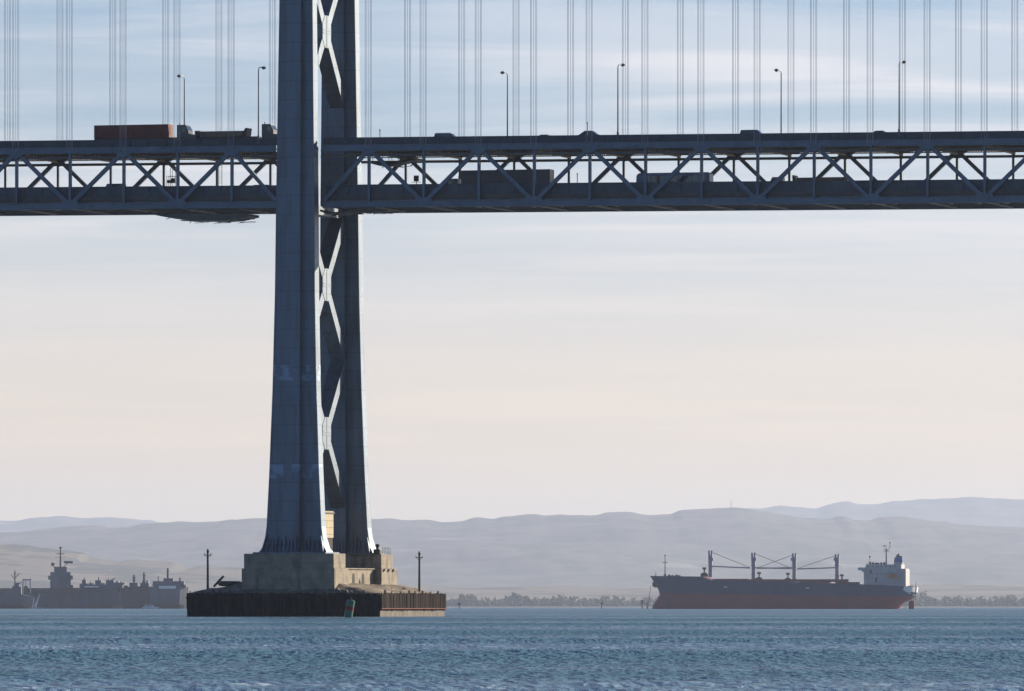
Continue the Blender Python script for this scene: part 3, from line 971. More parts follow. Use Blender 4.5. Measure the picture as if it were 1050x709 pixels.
# ------------------------------------------------------------------ things hung on and standing along the bridge
def sign_post(px, py0, py1, w, pw, ph, label, panel=True):
    t = t_of(px, w)
    zb, zt = z_at(px, py1, w), z_at(px, py0, w)
    root = empty('sign' if panel else 'marker_post', BW(t, w, zb, False), -TH, label, 'sign' if panel else 'post')
    m = MB(); m.tube((0, 0, -.6), (0, 0, zt - zb), .07); m.build('post', M['lamp_pole'], root)
    if panel:
        m = MB(); m.box(-pw / 2, pw / 2, -.12, -.03, zt - zb - ph, zt - zb); m.build('panel', M['darksteel'], root, bevel=.02)
        m = MB(); m.box(-pw, pw * .9, -.03, .03, .12, .2); m.build('bracket', M['lamp_pole'], root)
    else:
        m = MB(); m.lathe((0, 0, zt - zb), [(.09, 0), (.12, .06), (.1, .25), (.03, .3)], 8); m.build('cap', M['lamp_pole'], root)
sign_post(427, 180.2, 188, 19.0, .85, .95, 'small square sign seen from behind above the lower parapet right of the tower')
sign_post(592, 179.5, 188, 19.0, 0, 0, 'short dark post above the lower parapet right of the semi trailer', False)
sign_post(602.3, 127, 137.5, .15, 0, 0, 'thin post on the upper parapet in front of the dark rounded car', False)
sign_post(389.6, 134.5, 139.5, .15, 0, 0, 'small post on the upper parapet just right of the far tower leg', False)

def ladder(px0, px1, py0, py1, w, label):
    t0, t1 = t_of(px0, w), t_of(px1, w)
    zb, zt = z_at(px0, py1, w), z_at(px0, py0, w)
    root = empty('access_ladder', BW(t0, w, zb, False), -TH, label, 'ladder')
    W_ = t1 - t0
    m = MB(); m.tube((0, 0, -.5), (0, 0, zt - zb), .05, n=6); m.tube((W_, 0, -.5), (W_, 0, zt - zb), .05, n=6); m.build('stile', M['white'], root)
    m = MB()
    n = int((zt - zb) / .35)
    for i in range(n): m.tube((0, 0, .2 + i * .35), (W_, 0, .2 + i * .35), .03, n=5)
    m.build('rung', M['white'], root)
ladder(224, 227.6, 163, 189, W1 - 1.2, 'pale access ladder between the decks left of the tower')
def sign_frame():
    w = W1 - 1.4
    t0, t1 = t_of(171, w), t_of(180, w)
    zb, zt = z_at(175, 190, w), z_at(175, 172.5, w)
    root = empty('scaffold', BW(t0, w, zb, False), -TH, 'pale open scaffold with two boxes on the lower deck left of the tower', 'scaffold')
    L, H = t1 - t0, zt - zb
    m = MB()
    for x in (0, L * .42, L):
        for y in (0, 1.0): m.tube((x, y, -.4), (x, y, H if x else H * .55), .045, n=6)
    for z in (.5, H * .52, H):
        m.tube((0 if z < H else L * .42, 0, z), (L, 0, z), .035, n=5); m.tube((0 if z < H else L * .42, 1, z), (L, 1, z), .035, n=5)
    m.tube((L * .42, 0, 0), (L, 0, H * .5), .03, n=5)
    m.build('frame', M['white'], root)
    for x in (.1, L * .5):
        m = MB(); m.box(x, x + .62, -.15, .4, H * .12, H * .4 if x > .2 else H * .3); m.build('box', M['darksteel'], root, bevel=.03)
sign_frame()

def platform(name, label, prof, w0, w1, matl, junk, seed):
    """work platform slung under a deck; prof = photo outline of its near side from left to right, (x, y of underside)"""
    r_ = random.Random(seed)
    ta = t_of(prof[0][0], w0)
    root = bridge_empty(name, label, 'work platform', ta, w0, 0)
    pts = [(t_of(x, w0) - ta, z_at(x, y, w0)) for x, y in prof]
    top = max(z for _, z in pts) + .25
    m = MB()
    m.prism([(x, z) for x, z in pts] + [(x, max(z + .32, top - .55)) for x, z in reversed(pts)], 0, w1 - w0)
    m.build('platform_floor', matl, root)
    for i in range(junk):
        m = MB()
        k = r_.random()
        x = pts[0][0] + (pts[-1][0] - pts[0][0]) * (.08 + .86 * k)
        z = None
        for (a, za), (b, zb) in zip(pts, pts[1:]):
            if a <= x <= b: z = za + (zb - za) * (x - a) / (b - a)
        l = r_.uniform(.5, 2.6)
        y = r_.uniform(0, w1 - w0)
        m.bar((x, y, z - r_.uniform(-.2, .42)), (x + l, y + r_.uniform(-1, 1), z + r_.uniform(-.25, .35)), r_.uniform(.06, .2), r_.uniform(.05, .16))
        m.build('scaffold_pole', M['darksteel'] if i % 3 else M['rusty'], root)
    m = MB()
    for i in range(5):
        x = pts[0][0] + (pts[-1][0] - pts[0][0]) * (.1 + .2 * i)
        for y in (.2, w1 - w0 - .2): m.tube((x, y, top - .5), (x, y, top + 1.0), .05, n=5)
    m.build('hanger', M['darksteel'], root)
platform('work_platform', 'dark maintenance platform slung below the lower deck left of the tower', [(152, 219), (165, 222), (180, 224.6), (198, 226.2), (222, 226.4), (239, 225.6), (247, 223.6), (255, 222)], .6, 6, M['darksteel'], 26, 3)
platform('work_platform', 'weathered maintenance platform with poles sticking out below the lower deck at the tower', [(328, 217), (336, 219.8), (350, 219.4), (362, 217.8), (376, 217.4), (398, 216.8)], .8, 5, M['darksteel'], 30, 9)
platform('work_platform', 'narrow work platform hung under the upper deck just right of the tower', [(377, 167), (388, 170), (402, 169.4), (414, 166.5), (426, 164)], 15, 19, M['darksteel'], 14, 21)

# ------------------------------------------------------------------ pier under the tower
pier = bridge_empty('bridge_pier', 'stepped concrete pier with two blocks carrying the tower legs', 'pier')
def blk(name, t, w0, w1, z0, z1, matl='concrete', bevel=.08):
    m = MB(); m.box(-t, t, w0, w1, z0, z1)
    return m.build(name, M[matl], pier, bevel=bevel)
blk('upper_block', 7.5, -6.1, .2, 7.7, 10.05)
blk('upper_block', 7.5, 19.4, 25.7, 7.72, 10.05)
blk('plinth', 7.75, -6.5, .95, 3.6, 7.7)
blk('plinth', 8.2, 17.3, 26.1, 3.6, 7.7)
wl = blk('connecting_wall', 6.85, .96, 17.29, 3.6, 7.6)
m = MB(); m.box(-7.05, 7.05, .97, 17.28, 7.605, 7.78); m.build('coping', M['concrete'], wl)
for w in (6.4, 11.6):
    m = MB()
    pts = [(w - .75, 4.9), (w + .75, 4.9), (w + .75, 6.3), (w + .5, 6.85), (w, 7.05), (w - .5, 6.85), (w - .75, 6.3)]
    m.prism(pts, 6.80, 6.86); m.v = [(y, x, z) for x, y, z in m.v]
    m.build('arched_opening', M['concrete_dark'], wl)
m = MB()
for w in (18.6, 21.0, 23.6):
    m.box(8.15, 8.5, w - .3, w + .3, 7.35, 7.68)
m.build('corbel', M['concrete'], pier)
# hut between the legs
hut = bridge_empty('service_hut', 'narrow tan panelled hut standing between the tower legs on the pier', 'hut', 0, 0, 0)
m = MB(); m.box(-1, 1, 9.3, 13.9, 7.8, 12.7); m.build('base', M['concrete_dark'], hut)
m = MB(); m.box(-1.1, 1.1, 9.2, 14.0, 12.7, 17.0); m.build('wall', M['hut'], hut)
m = MB(); m.box(-1.25, 1.25, 9.0, 14.2, 16.6, 16.82); m.build('roof', M['darksteel'], hut)
# signal light and railing on the right corner
t, w = 6.6, 20.2
r_ = bridge_empty('signal_light', 'dark squat signal lantern on the right corner of the pier top', 'signal light', t, w, 10.05)
m = MB(); m.box(-.55, .55, -.5, .5, 0, .85); m.build('housing', M['black'], r_, bevel=.08)
m = MB(); m.lathe((0, 0, .85), [(.2, 0), (.2, .35), (.34, .4), (.36, .7), (.15, .85)], 12); m.build('lantern', M['black'], r_)
r_ = bridge_empty('railing', 'thin pale railing on the right corner of the pier top', 'railing', 7.2, 21.2, 10.05)
m = MB()
for y in (0, .8, 1.6, 2.4, 3.2, 4.0): m.tube((0, y, 0), (0, y, 1.25), .035, n=5)
for z in (.65, 1.25): m.tube((0, 0, z), (0, 4, z), .03, n=5)
m.build('rail', M['lamp_pole'], r_)

# fender island round the pier
isl = bridge_empty('fender_island', 'low timber fendered island with a gravel mound round the foot of the pier', 'pier fender')
FT0, FT1, FW0, FW1, FZ = -16.45, 16.2, -8.5, 27.5, 3.72
m = MB()
m.box(FT0 + .35, FT1 - .35, FW0 + .35, FW1 - .35, -1.5, 1.35)
m.build('lower_wall', M['tide'], isl)
m = MB()
rr = random.Random(5)
m.box(FT0 + .22, FT1 - .22, FW0 + .22, FW1 - .22, 1.3, FZ - .25)
def planks(p, q, nrm):
    p, q = Vector(p), Vector(q)
    L = (q - p).length; d = (q - p) / L
    k = 0
    while k < L - .1:
        wd = rr.uniform(.28, .36)
        dep = rr.uniform(.10, .22)
        a = p + d * k; b = p + d * min(L, k + wd - .05)
        c = nrm
        z1 = FZ + rr.uniform(-.12, .10)
        z0 = 1.25 + rr.uniform(-.25, .1)
        if c.y < -.5: z0 = -.6 + rr.random() * .3
        pts = [a, b, b + c * dep, a + c * dep]
        m.add([(x.x, x.y, z0) for x in pts] + [(x.x, x.y, z1) for x in pts],
              [(3, 2, 1, 0), (4, 5, 6, 7), (0, 1, 5, 4), (1, 2, 6, 5), (2, 3, 7, 6), (3, 0, 4, 7)])
        k += wd
planks((FT0 + .2, FW0 + .22, 0), (FT1 - .2, FW0 + .22, 0), Vector((0, -1, 0)))
planks((FT1 - .22, FW0 + .2, 0), (FT1 - .22, FW1 - .2, 0), Vector((1, 0, 0)))
planks((FT0 + .22, FW0 + .2, 0), (FT0 + .22, FW1 - .2, 0), Vector((-1, 0, 0)))
m.build('timber_wall', M['timber'], isl)
m = MB(); m.box(FT1 - .2, FT1 + .06, FW0, FW1, 1.24, 1.36); m.build('red_wale', M['redpaint'], isl)
m = MB(); m.box(FT0, FT1, FW0 - .12, FW0 + .1, 2.9, 3.12); m.build('wale', M['timber'], isl)
# gravel mound
n1, n2 = 60, 60
vs_, fs = [], []
for j in range(n2 + 1):
    for i in range(n1 + 1):
        t = FT0 + .3 + (FT1 - FT0 - .6) * i / n1
        w = FW0 + .3 + (FW1 - FW0 - .6) * j / n2
        dt = min(t - FT0, FT1 - t); dw = min(w - FW0, FW1 - w)
        dd = min(dt / 8.5, dw / 4.5, 1.0)
        z = 3.45 + 1.75 * dd ** .8 + .28 * noise.fractal(Vector((t / 3, w / 3, 1)), .8, 2.1, 4) * (1 if dd > .02 else .2)
        if t < -8: z += .25 * dd
        vs_.append((t, w, z))
for j in range(n2):
    for i in range(n1):
        a = j * (n1 + 1) + i
        fs.append((a, a + 1, a + n1 + 2, a + n1 + 1))
m = MB(); m.add(vs_, fs); m.build('gravel_mound', M['fill'], isl, smooth=True)
# stub posts round the rim
pm = None
spots = [(FT1 - .3, FW0 + 3 + 4.1 * i + rr.uniform(-.8, .8)) for i in range(8)] + [(FT0 + 1 + 1.7 * i + rr.uniform(-.6, .6), FW0 + .3) for i in range(6)] + [(FT1 - 3 - 4.0 * i, FW0 + .3) for i in range(3)]
for t, w in spots:
    if pm is None:
        m = MB(); m.tube((0, 0, -.6), (0, 0, .42), .16, .14, 8); m.tube((0, 0, .42), (0, 0, .48), .2, .2, 8)
        pm = m.build('stub_post', M['pole'], isl); o = pm
    else:
        o = pm.copy(); COL.objects.link(o); o.parent = isl
    o.location = (t, w, FZ - .05)
    s = rr.uniform(.7, 1.25); o.scale = (s, s, s)
# broken stones
for k in range(14):
    m = MB(); s = rr.uniform(.15, .45)
    m.add([v * s * rr.uniform(.7, 1.2) for v in IV], IF)
    t, w = rr.uniform(-4, 14), rr.choice([rr.uniform(-8, -6.8), rr.uniform(-8, -6.8), rr.uniform(0, 22)])
    if w > 0: t = rr.uniform(9, 14)
    dt = min(t - FT0, FT1 - t); dw = min(w - FW0, FW1 - w); dd = min(dt / 8.5, dw / 4.5, 1)
    o = m.build('rubble_stone', M['concrete'], isl); o.location = (t, w, 3.45 + 1.75 * dd ** .8 + .05)
# heap of timbers at the left end
tb = bridge_empty('timber_pile', 'dark heap of old timbers with one beam leaning up, left end of the island', 'timber pile', t_of(235, -3), -3, 4.9)
sx = 1 / 6.2
m = MB()
m.bar((-2.6, 0, -.1), (-1.0, .2, 1.6), .3, .3); m.build('leaning_beam', M['pole'], tb)
for k in range(9):
    m = MB()
    a = -1.7 + rr.uniform(0, .5); y = rr.uniform(-1.4, 1.4); z = .1 + .07 * k
    m.bar((a, y, z), (a + rr.uniform(2.4, 3.3), y + rr.uniform(-.5, .5), z + rr.uniform(-.05, .15)), .3, .28)
    m.build('timber', M['pole'], tb)
# mast-like lights
def mast(px, w, ytop, ybase, label, left):
    t = t_of(px, w); zb, zt = z_at(px, ybase, w), z_at(px, ytop, w)
    root = empty('light_post', BW(t, w, zb, False), -TH, label, 'light post', 'light posts on the fender island')
    H = zt - zb
    m = MB(); m.tube((0, 0, -.8), (0, 0, H - .1), .2, .15, 10); m.build('post', M['pole'], root)
    m = MB(); m.bar((-.6, 0, H - .75), (.6, 0, H - .75), .1, .1); m.bar((0, 0, H - 1.2), (.55, 0, H - .78), .06, .06)
    m.bar((0, 0, H - 1.2), (-.55, 0, H - .78), .06, .06); m.build('cross_arm', M['pole'], root)
    m = MB(); m.lathe((0, 0, H - .1), [(.22, -.25), (.22, 0), (.14, .06), (.13, .25), (.06, .34)], 10); m.build('lantern', M['black'], root)
    for s in (-1, 1):
        m = MB(); m.lathe((s * .55, 0, H - .7), [(.09, 0), (.11, .12), (.05, .22)], 8); m.build('insulator', M['lens'], root)
mast(213, 0.5, 564.5, 605, 'dark light post at the left end of the fender island', True)
mast(430, 20, 567, 604, 'dark light post at the right end of the fender island', False)
# leaning buoy
by = P(357.0, 633.6, 1215); by.z = 0
root = empty('channel_buoy', by, 0, 'leaning green can buoy with a red band floating in front of the island', 'buoy')
root.rotation_euler = (R(-4), R(9), 0)
m = MB(); m.lathe((0, 0, 0), [(.55, -1.2), (.60, -.8), (.62, 1.05)], 18); m.build('lower_drum', M['green'], root)
m = MB(); m.lathe((0, 0, 0), [(.625, 1.05), (.63, 1.6)], 18); m.build('red_band', M['redpaint'], root)
m = MB(); m.lathe((0, 0, 0), [(.62, 1.6), (.61, 2.5), (.45, 2.62)], 18); m.build('upper_drum', M['green'], root)
m = MB()
for a in (0, 1.57, 3.14, 4.71): m.tube((.35 * math.cos(a), .35 * math.sin(a), 2.55), (.05 * math.cos(a), .05 * math.sin(a), 3.0), .035, n=5)
m.lathe((0, 0, 2.6), [(.1, 0), (.1, .25), (.04, .32)], 8); m.build('top_lantern', M['black'], root)

# ------------------------------------------------------------------ bulk carrier
YS = 5725.0
SS = F / YS
SHIP_RZ = R(-9)
ship = empty('bulk_carrier', P(803, HORIZ, YS) * 1.0, SHIP_RZ, 'large bulk carrier at anchor with a navy hull over a red bottom and white deckhouse', 'cargo ship')
ship.location.z = 0
CSH = math.cos(SHIP_RZ)
def sx_(px): return (px - 803) / SS / CSH
def sz_(py): return (624.6 - py) / SS
XB = [(-2, 668.2), (0, 668.6), (2.5, 669.6), (5, 672.3), (7.5, 675.2), (10, 676.6), (12.5, 676.3), (15, 674.4), (18, 671.4), (20.5, 669.2), (23.5, 666.3)]
XE = [(-2, 921), (0, 921.8), (2.5, 923.5), (4.3, 926), (5.5, 930), (7, 934.5), (8.5, 938.2), (10, 939), (16, 940)]
def lin(tab, z):
    if z <= tab[0][0]: return tab[0][1]
    for (a, va), (b, vb) in zip(tab, tab[1:]):
        if z <= b: return va + (vb - va) * (z - a) / (b - a)
    return tab[-1][1]
def deck_z(px):
    if px < 731: return sz_(590.6) - (px - 666) / 65 * .6
    if px < 733: return sz_(594.6)
    return sz_(594.8 + (px - 733) / 140 * 4.0) if px < 873 else sz_(598.8 + (px - 873) / 67 * 3.2)
BH = 14.5
def half(s, z):
    top = max(0.0, min(1.0, z / 20))
    eb = .11 - .035 * top
    es = .16 - .088 * max(0, min(1, (z - 2) / 10))
    f = 1.0
    if s < eb: f = math.sqrt(max(0, 1 - (1 - s / eb) ** 2))
    e2 = 1 - s
    if e2 < es:
        g = math.sqrt(max(0, 1 - (1 - e2 / es) ** 2))
        floor = .28 * max(0, min(1, (z - 6) / 6))
        g = max(g, floor)
        f = min(f, g)
    return BH * max(f, .012)
def boot_z(px): return sz_(608.2 + (px - 676) / 190 * 2.6)
SST = [0, .004, .012, .025, .045, .07, .10, .14, .2, .232, .2365, .3, .4, .5, .6, .7, .78, .84, .88, .91, .935, .95, .962, .972, .98, .987, .993, .997, 1.0]
def hull_strip(lv, name, matl, SST=SST, out=0.0):
    """lv: list of functions or heights; both sides"""
    m = MB()
    for sd in (-1, 1):
        vs_, fs = [], []
        for s in SST:
            for L in lv:
                pxa = 668 + s * 272
                z = L(pxa) if callable(L) else L
                px_ = lin(XB, z) + (lin(XE, z) - lin(XB, z)) * s
                z = L(px_) if callable(L) else L
                vs_.append((sx_(px_) + out * (s > .97), sd * (half(s, z) + out), z))
        n = len(lv)
        for i in range(len(SST) - 1):
            for j in range(n - 1):
                a = i * n + j
                fs.append((a, a + n, a + n + 1, a + 1) if sd < 0 else (a, a + 1, a + n + 1, a + n))
        m.add(vs_, fs)
    # close the stern
    vs_ = []
    for sd in (-1, 1):
        for L in lv:
            z = L(938) if callable(L) else L
            px_ = lin(XE, z); z = L(px_) if callable(L) else L
            vs_.append((sx_(px_) + out, sd * (half(1.0, z) + out), z))
    n = len(lv)
    m.add(vs_, [(j, j + n, j + n + 1, j + 1) for j in range(n - 1)])
    return m.build(name, matl, ship, smooth=True)
mid = lambda k: (lambda px: boot_z(px) + (deck_z(px) - boot_z(px)) * k)
hl = hull_strip([-2, 0, 1.2, 2.5, 3.5, 4.5, 5.5, 6.6, lambda px: boot_z(px) - 1.2, boot_z], 'hull_bottom', M['boot'])
h2 = hull_strip([boot_z, mid(.2), mid(.4), mid(.6), mid(.8), deck_z], 'hull', M['hull'])
hull_strip([lambda px: boot_z(px) + (deck_z(px) - boot_z(px)) * max(.12, .12 + (936 - px) * .055), lambda px: boot_z(px) + (deck_z(px) - boot_z(px)) * max(.56, min(.9, .56 + (934 - px) * .03)), lambda px: deck_z(px) - .1], 'stern_highlight', M['white'], [.955, .965, .972, .98, .987, .993, .997, 1.0], .04)['label'] = 'white strip painted as the sun highlight round the stern'  # sun glare on the navy hull, laid on as a white strip
m = MB()
vs_ = []
for s in SST:
    px_ = 668 + s * 272
    z = deck_z(px_); px_ = lin(XB, z) + (lin(XE, z) - lin(XB, z)) * s; z = deck_z(px_)
    for sd in (-1, 1): vs_.append((sx_(px_), sd * half(s, z) * .995, z - .12))
m.add(vs_, [(2 * i, 2 * i + 2, 2 * i + 3, 2 * i + 1) for i in range(len(SST) - 1)])
m.build('deck', M['shipdeck'], ship)
m = MB()                                  # red bulwark and hatch coamings
m.box(sx_(733), sx_(872), -BH + .6, -BH + .9, sz_(597), sz_(594.2)); m.build('coaming_rail', M['shipdeck'], ship)
for a, b in ((735, 768), (779, 808), (821, 852), (864, 880)):
    m = MB(); z = deck_z((a + b) / 2)
    m.box(sx_(a), sx_(b), -9, 9, z - .2, z + .75); m.box(sx_(a) - .3, sx_(b) + .3, -9.4, 9.4, z + .76, z + 1.15)
    m.build('hatch_cover', M['shipdeck'], ship)
def crane(px, ytop, d, jx, jy, cx_, cy_, base_y):
    """px centre, d = side the jib points to"""
    x = sx_(px); zt = sz_(ytop); zk = sz_(580); zb = deck_z(px) - .3
    root = ship
    m = MB()
    m.tube((x, 0, zb), (x, 0, zk), 1.45, 1.35, 14)
    c = m.build('crane_post', M['crane'], root)
    m = MB()
    m.lathe((x, 0, zk - .5), [(1.9, 0), (1.9, .5)], 14)
    for s in (-1, 1):
        m.prism([(x + s * .55 - .75, zk), (x + s * .55 + .75, zk), (x + s * .95 + .6, zt - 1.0), (x + s * .95 - .6, zt - 1.0)], -1.2, 1.2)
    m.box(x - 1.1, x + 1.1, -1.1, 1.1, zk, zk + (zt - zk) * .62)
    m.build('crane_tower', M['crane'], c)
    m = MB()
    for s in (-1, 1): m.box(x + s * .95 - .5, x + s * .95 + .5, -.9, .9, zt - 1.0, zt)
    m.build('crane_head', M['black'], c)
    m = MB(); m.box(x + d * 1.5 - .7, x + d * 1.5 + .7, -1.9, .2, zk + 3.2, zk + 5.4); m.build('cab', M['crane'], c, bevel=.1)
    m = MB()
    p = (x + d * 1.4, 0, sz_(580.8 if px < 740 else 582.3)); q = (sx_(jx), 0, sz_(jy))
    for y in (-.8, .8): m.bar((p[0], y, p[2]), (q[0], y * .4, q[2]), .3, .85, (0, 1, 0))
    for k in range(8):
        f = k / 7
        xx = p[0] + (q[0] - p[0]) * f; zz = p[2] + (q[2] - p[2]) * f
        m.bar((xx, -.8 + .48 * f, zz), (xx, .8 - .48 * f, zz), .3, .3, (1, 0, 0))
    m.build('jib', M['crane'], c)
    m = MB()
    for y in (-.5, .5): m.tube((x + d * 1.2, y, sz_(cy_)), (sx_(jx), y * .4, sz_(jy) + .3), .16, n=5)
    m.build('hoist_cable', M['black'], c)
crane(728.8, 564.6, 1, 769.5, 582.6, 0, 566.6, 0)
crane(772.8, 566.8, 1, 811.5, 583.2, 0, 568.0, 0)
crane(814.4, 567.6, -1, 776.5, 582.9, 0, 569.4, 0)
crane(858.0, 568.4, -1, 817.5, 583.6, 0, 570.0, 0)
for px in (722.6, 778.6, 808.0, 863.0):          # cargo grabs on deck
    x = sx_(px); z = deck_z(px)
    m = MB()
    m.prism([(x - 2.4, z), (x + 2.4, z), (x + 2.5, z + 1.7), (x + 1.2, z + 2.8), (x - 1.2, z + 2.8), (x - 2.5, z + 1.7)], -2.2, 2.2)
    m.box(x - .45, x + .45, -.8, .8, z + 2.8, z + 5.0); m.box(x - 1.3, x + 1.3, -1, 1, z + 5.0, z + 6.4)
    m.build('cargo_grab', M['black'], ship)
# foremast and bow gear
x = sx_(682.3)
m = MB(); m.tube((x, 0, sz_(591)), (x, 0, sz_(569.4)), .42, .22, 8); m.box(x - 1.6, x + 1.6, -.4, .4, sz_(577), sz_(576.4)); m.box(x - .45, x + .45, -.4, .4, sz_(570.4), sz_(569))
m.box(x - .9, x + .9, -.7, .7, sz_(590.6), sz_(588.8)); m.build('foremast', M['black'], ship)
m = MB()
for px, s in ((687.5, 1.0), (691, .8), (695, 1.0), (698, .7)): m.lathe((sx_(px), -4, sz_(591.3)), [(1.2 * s, 0), (1.2 * s, .8), (.6, 1.4 * s)], 10)
m.tube((sx_(672.5), 0, sz_(591)), (sx_(672.8), 0, sz_(586.8)), .14, n=5); m.tube((sx_(671.5), 0, sz_(590.5)), (sx_(674), 0, sz_(588.5)), .1, n=5)
m.build('windlass', M['black'], ship)
m = MB(); x = sx_(672.0)
m.box(x - 1.4, x + .9, -3.0, -1.6, sz_(601.5), sz_(597)); m.box(x - .5, x + 1.8, -3.2, -1.5, sz_(602.5), sz_(600)); m.build('anchor', M['black'], ship)
m = MB(); m.tube((sx_(668), -2.4, sz_(601)), (sx_(665), -2.4, -.5), .18, n=6); m.build('anchor_chain', M['black'], ship)
# hull marks
m = MB()
for px, py in ((747, 602), (830.5, 603.3)):
    m.box(sx_(px) - 1.3, sx_(px) + 1.3, -BH - .04, -BH + .1, sz_(py) - .35, sz_(py) + .35)
m.build('hull_mark', M['white'], ship)
# deckhouse
house = None
m = MB()
z0 = deck_z(905) - .8
m.box(sx_(887.3), sx_(929.8), -12.2, 12.2, z0, sz_(585.2)); m.box(sx_(889), sx_(925), -11, 11, sz_(585.2), sz_(579.0))
m.box(sx_(912), sx_(929.6), -12, 12, sz_(585.2), sz_(583.4))
house = m.build('deckhouse', M['shipwhite'], ship)
m = MB(); m.prism([(sx_(881.6), sz_(582.2)), (sx_(881.6), sz_(585.0)), (sx_(884.5), sz_(585.0)), (sx_(888.9), sz_(588.5)), (sx_(889), sz_(582.2))], -15, -12.2)
m.prism([(sx_(881.6), sz_(582.2)), (sx_(881.6), sz_(585.0)), (sx_(889), sz_(585.0)), (sx_(889), sz_(582.2))], -12.1, 15)
m.build('bridge_wing', M['shipwhite'], house)
for k, (py0, n) in enumerate(((580.5, 7), (588.2, 5), (592.6, 3))):
    for i in range(n):
        px = 890.5 + i * 4.6
        yy = -11.03 if k == 0 else -12.23
        if k and i == 0 and py0 < 590: continue
        m = MB(); m.box(sx_(px), sx_(px) + 1.0, yy, yy + .1, sz_(py0 + .9), sz_(py0)); m.build('window', M['glass'], house)
m = MB(); m.box(sx_(893.3), sx_(895.3), -12.25, -12.1, sz_(588.2), sz_(584.8)); m.box(sx_(898.5), sx_(901), -12.24, -12.1, sz_(597.5), sz_(592.5)); m.build('door', M['navy_dark'], house)
m = MB()
for py in (587.2, 591.3, 595.4):
    m.box(sx_(910), sx_(929), -13.6, -12.25, sz_(py + .3), sz_(py)); 
    for px in (910.5, 915, 920, 925, 928.8): m.tube((sx_(px), -13.5, sz_(py)), (sx_(px), -13.5, sz_(py - 1.4)), .1, n=4)
m.build('gallery', M['shipwhite'], house)
x0, x1 = sx_(916.5), sx_(924.5)
m = MB(); m.loft([[(x, y, z) for x, y in ((a, -1.6), (a + .8, -2.2), (b - .8, -2.2), (b, -1.6), (b, 1.6), (b - .8, 2.2), (a + .8, 2.2), (a, 1.6))] for a, b, z in ((x0 - .3, x1 + .3, sz_(577)), (x0, x1, sz_(573)), (x0 + .4, x1, sz_(571.4)))])
m.build('lifeboat', M['orange'], house) if False else None
lb = MB(); c = (sx_(917), -14.2, sz_(591.2))
lb.lathe((c[0] - 4.0, c[1], c[2]), [(.15, 0), (.9, .8), (1.25, 2.2), (1.3, 4.0), (1.25, 5.8), (.9, 7.2), (.15, 8.0)], 12, 'x'); lb.box(c[0] - 2, c[0] + 2, c[1] - .7, c[1] + .7, c[2] + .9, c[2] + 1.7)
lb.build('lifeboat', M['orange'], house)
fn = MB(); fn.frustum((x0 - .4, x1 + .4, -3, 3, sz_(583.5)), (x0 - .2, x1 + .2, -2.8, 2.8, sz_(576.6))); f_ = fn.build('funnel_casing', M['shipwhite'], house)
m.v = m.v; m.build('funnel', M['funnel'], house, smooth=False)
m = MB()
m.box(x0 + 1.2, x1 - .3, -1.7, 1.7, sz_(571.4), sz_(570.3)); m.bar((x0 + 1.4, 0, sz_(571)), (x0 + 3.2, 0, sz_(568.4)), 1.6, 1.3); m.build('funnel_top', M['black'], house)
x = sx_(908.2)
m = MB(); m.tube((x, 0, sz_(579)), (x, 0, sz_(562)), .75, .45, 8)
m.bar((x, 0, sz_(565.5)), (x + 2.6, 0, sz_(561.5)), .35, .35); m.bar((x, 0, sz_(565)), (x - 2.0, 0, sz_(562)), .35, .35)
m.box(x - 2.2, x + 2.4, -.4, .4, sz_(565.6), sz_(565.0)); m.box(x - 2.6, x + .2, -.5, .5, sz_(560.6), sz_(559.6)); m.tube((x + 2.5, 0, sz_(562)), (x + 2.5, 0, sz_(557.8)), .3, .2, 6)
m.box(x + 1.9, x + 3.0, -.4, .4, sz_(557.6), sz_(556.2)); m.build('radar_mast', M['crane'], house)
m = MB(); x = sx_(891.3); m.tube((x, 0, sz_(579)), (x, 0, sz_(571)), .16, n=5); m.box(x - .6, x + .6, -.4, .4, sz_(572), sz_(570.5)); m.build('signal_mast', M['black'], house)
m = MB()
for px in (892, 895, 898, 900, 903, 906): m.box(sx_(px), sx_(px) + 1.4, -8, -6, sz_(579), sz_(577.4 - rr.random()))
m.box(sx_(890.5), sx_(910), -10.6, -10.4, sz_(578.6), sz_(578.2)); m.build('monkey_island_rail', M['navy_dark'], house)
m = MB(); m.tube((sx_(937.3), 0, sz_(602.5)), (sx_(938.8), 0, sz_(597)), .14, n=5)
for px in (931.5, 933.5, 935.5): m.lathe((sx_(px), -7, sz_(602.4)), [(.7, 0), (.7, .7), (.3, 1.1)], 8)
m.build('stern_gear', M['black'], ship)
m = MB()
for px, py in ((916.5, 601.6), (923.5, 601.6), (928.5, 601.8), (916.5, 604.8)): m.box(sx_(px), sx_(px) + 1.6, -12.6, -11.0, sz_(py + .35), sz_(py - .35))
m.build('fairlead', M['shipwhite'], ship)
m = MB(); m.prism([(sx_(930.6), -2), (sx_(936.2), -2), (sx_(936.6), sz_(617)), (sx_(934.5), sz_(615.6)), (sx_(931.2), sz_(616.4))], -.6, .6); m.build('rudder', M['boot'], ship)
m = MB()
for k in range(4):
    a = .5 + k * math.pi / 2
    m.bar((sx_(928), 0, -.6), (sx_(928), 3 * math.sin(a), -.6 + 3 * math.cos(a)), 1.1, .25, (0, math.cos(a), -math.sin(a)))
m.tube((sx_(924), 0, -.6), (sx_(929.5), 0, -.6), .5, n=8); m.build('propeller', M['rusty'], ship)

# ------------------------------------------------------------------ ships moored at the left
YC = 7000.0
SCC = F / YC
def L2(name, px, label, cat='ship', Y=YC, rz=0.0, group='ships moored at the left'):
    o = empty(name, P(px, HORIZ, Y), rz, label, cat, group); o.location.z = 0; return o
def lx(px, c, Y=YC): return (px - c) / (F / Y)
def lz(py, Y=YC): return (623.6 - py) / (F / Y)
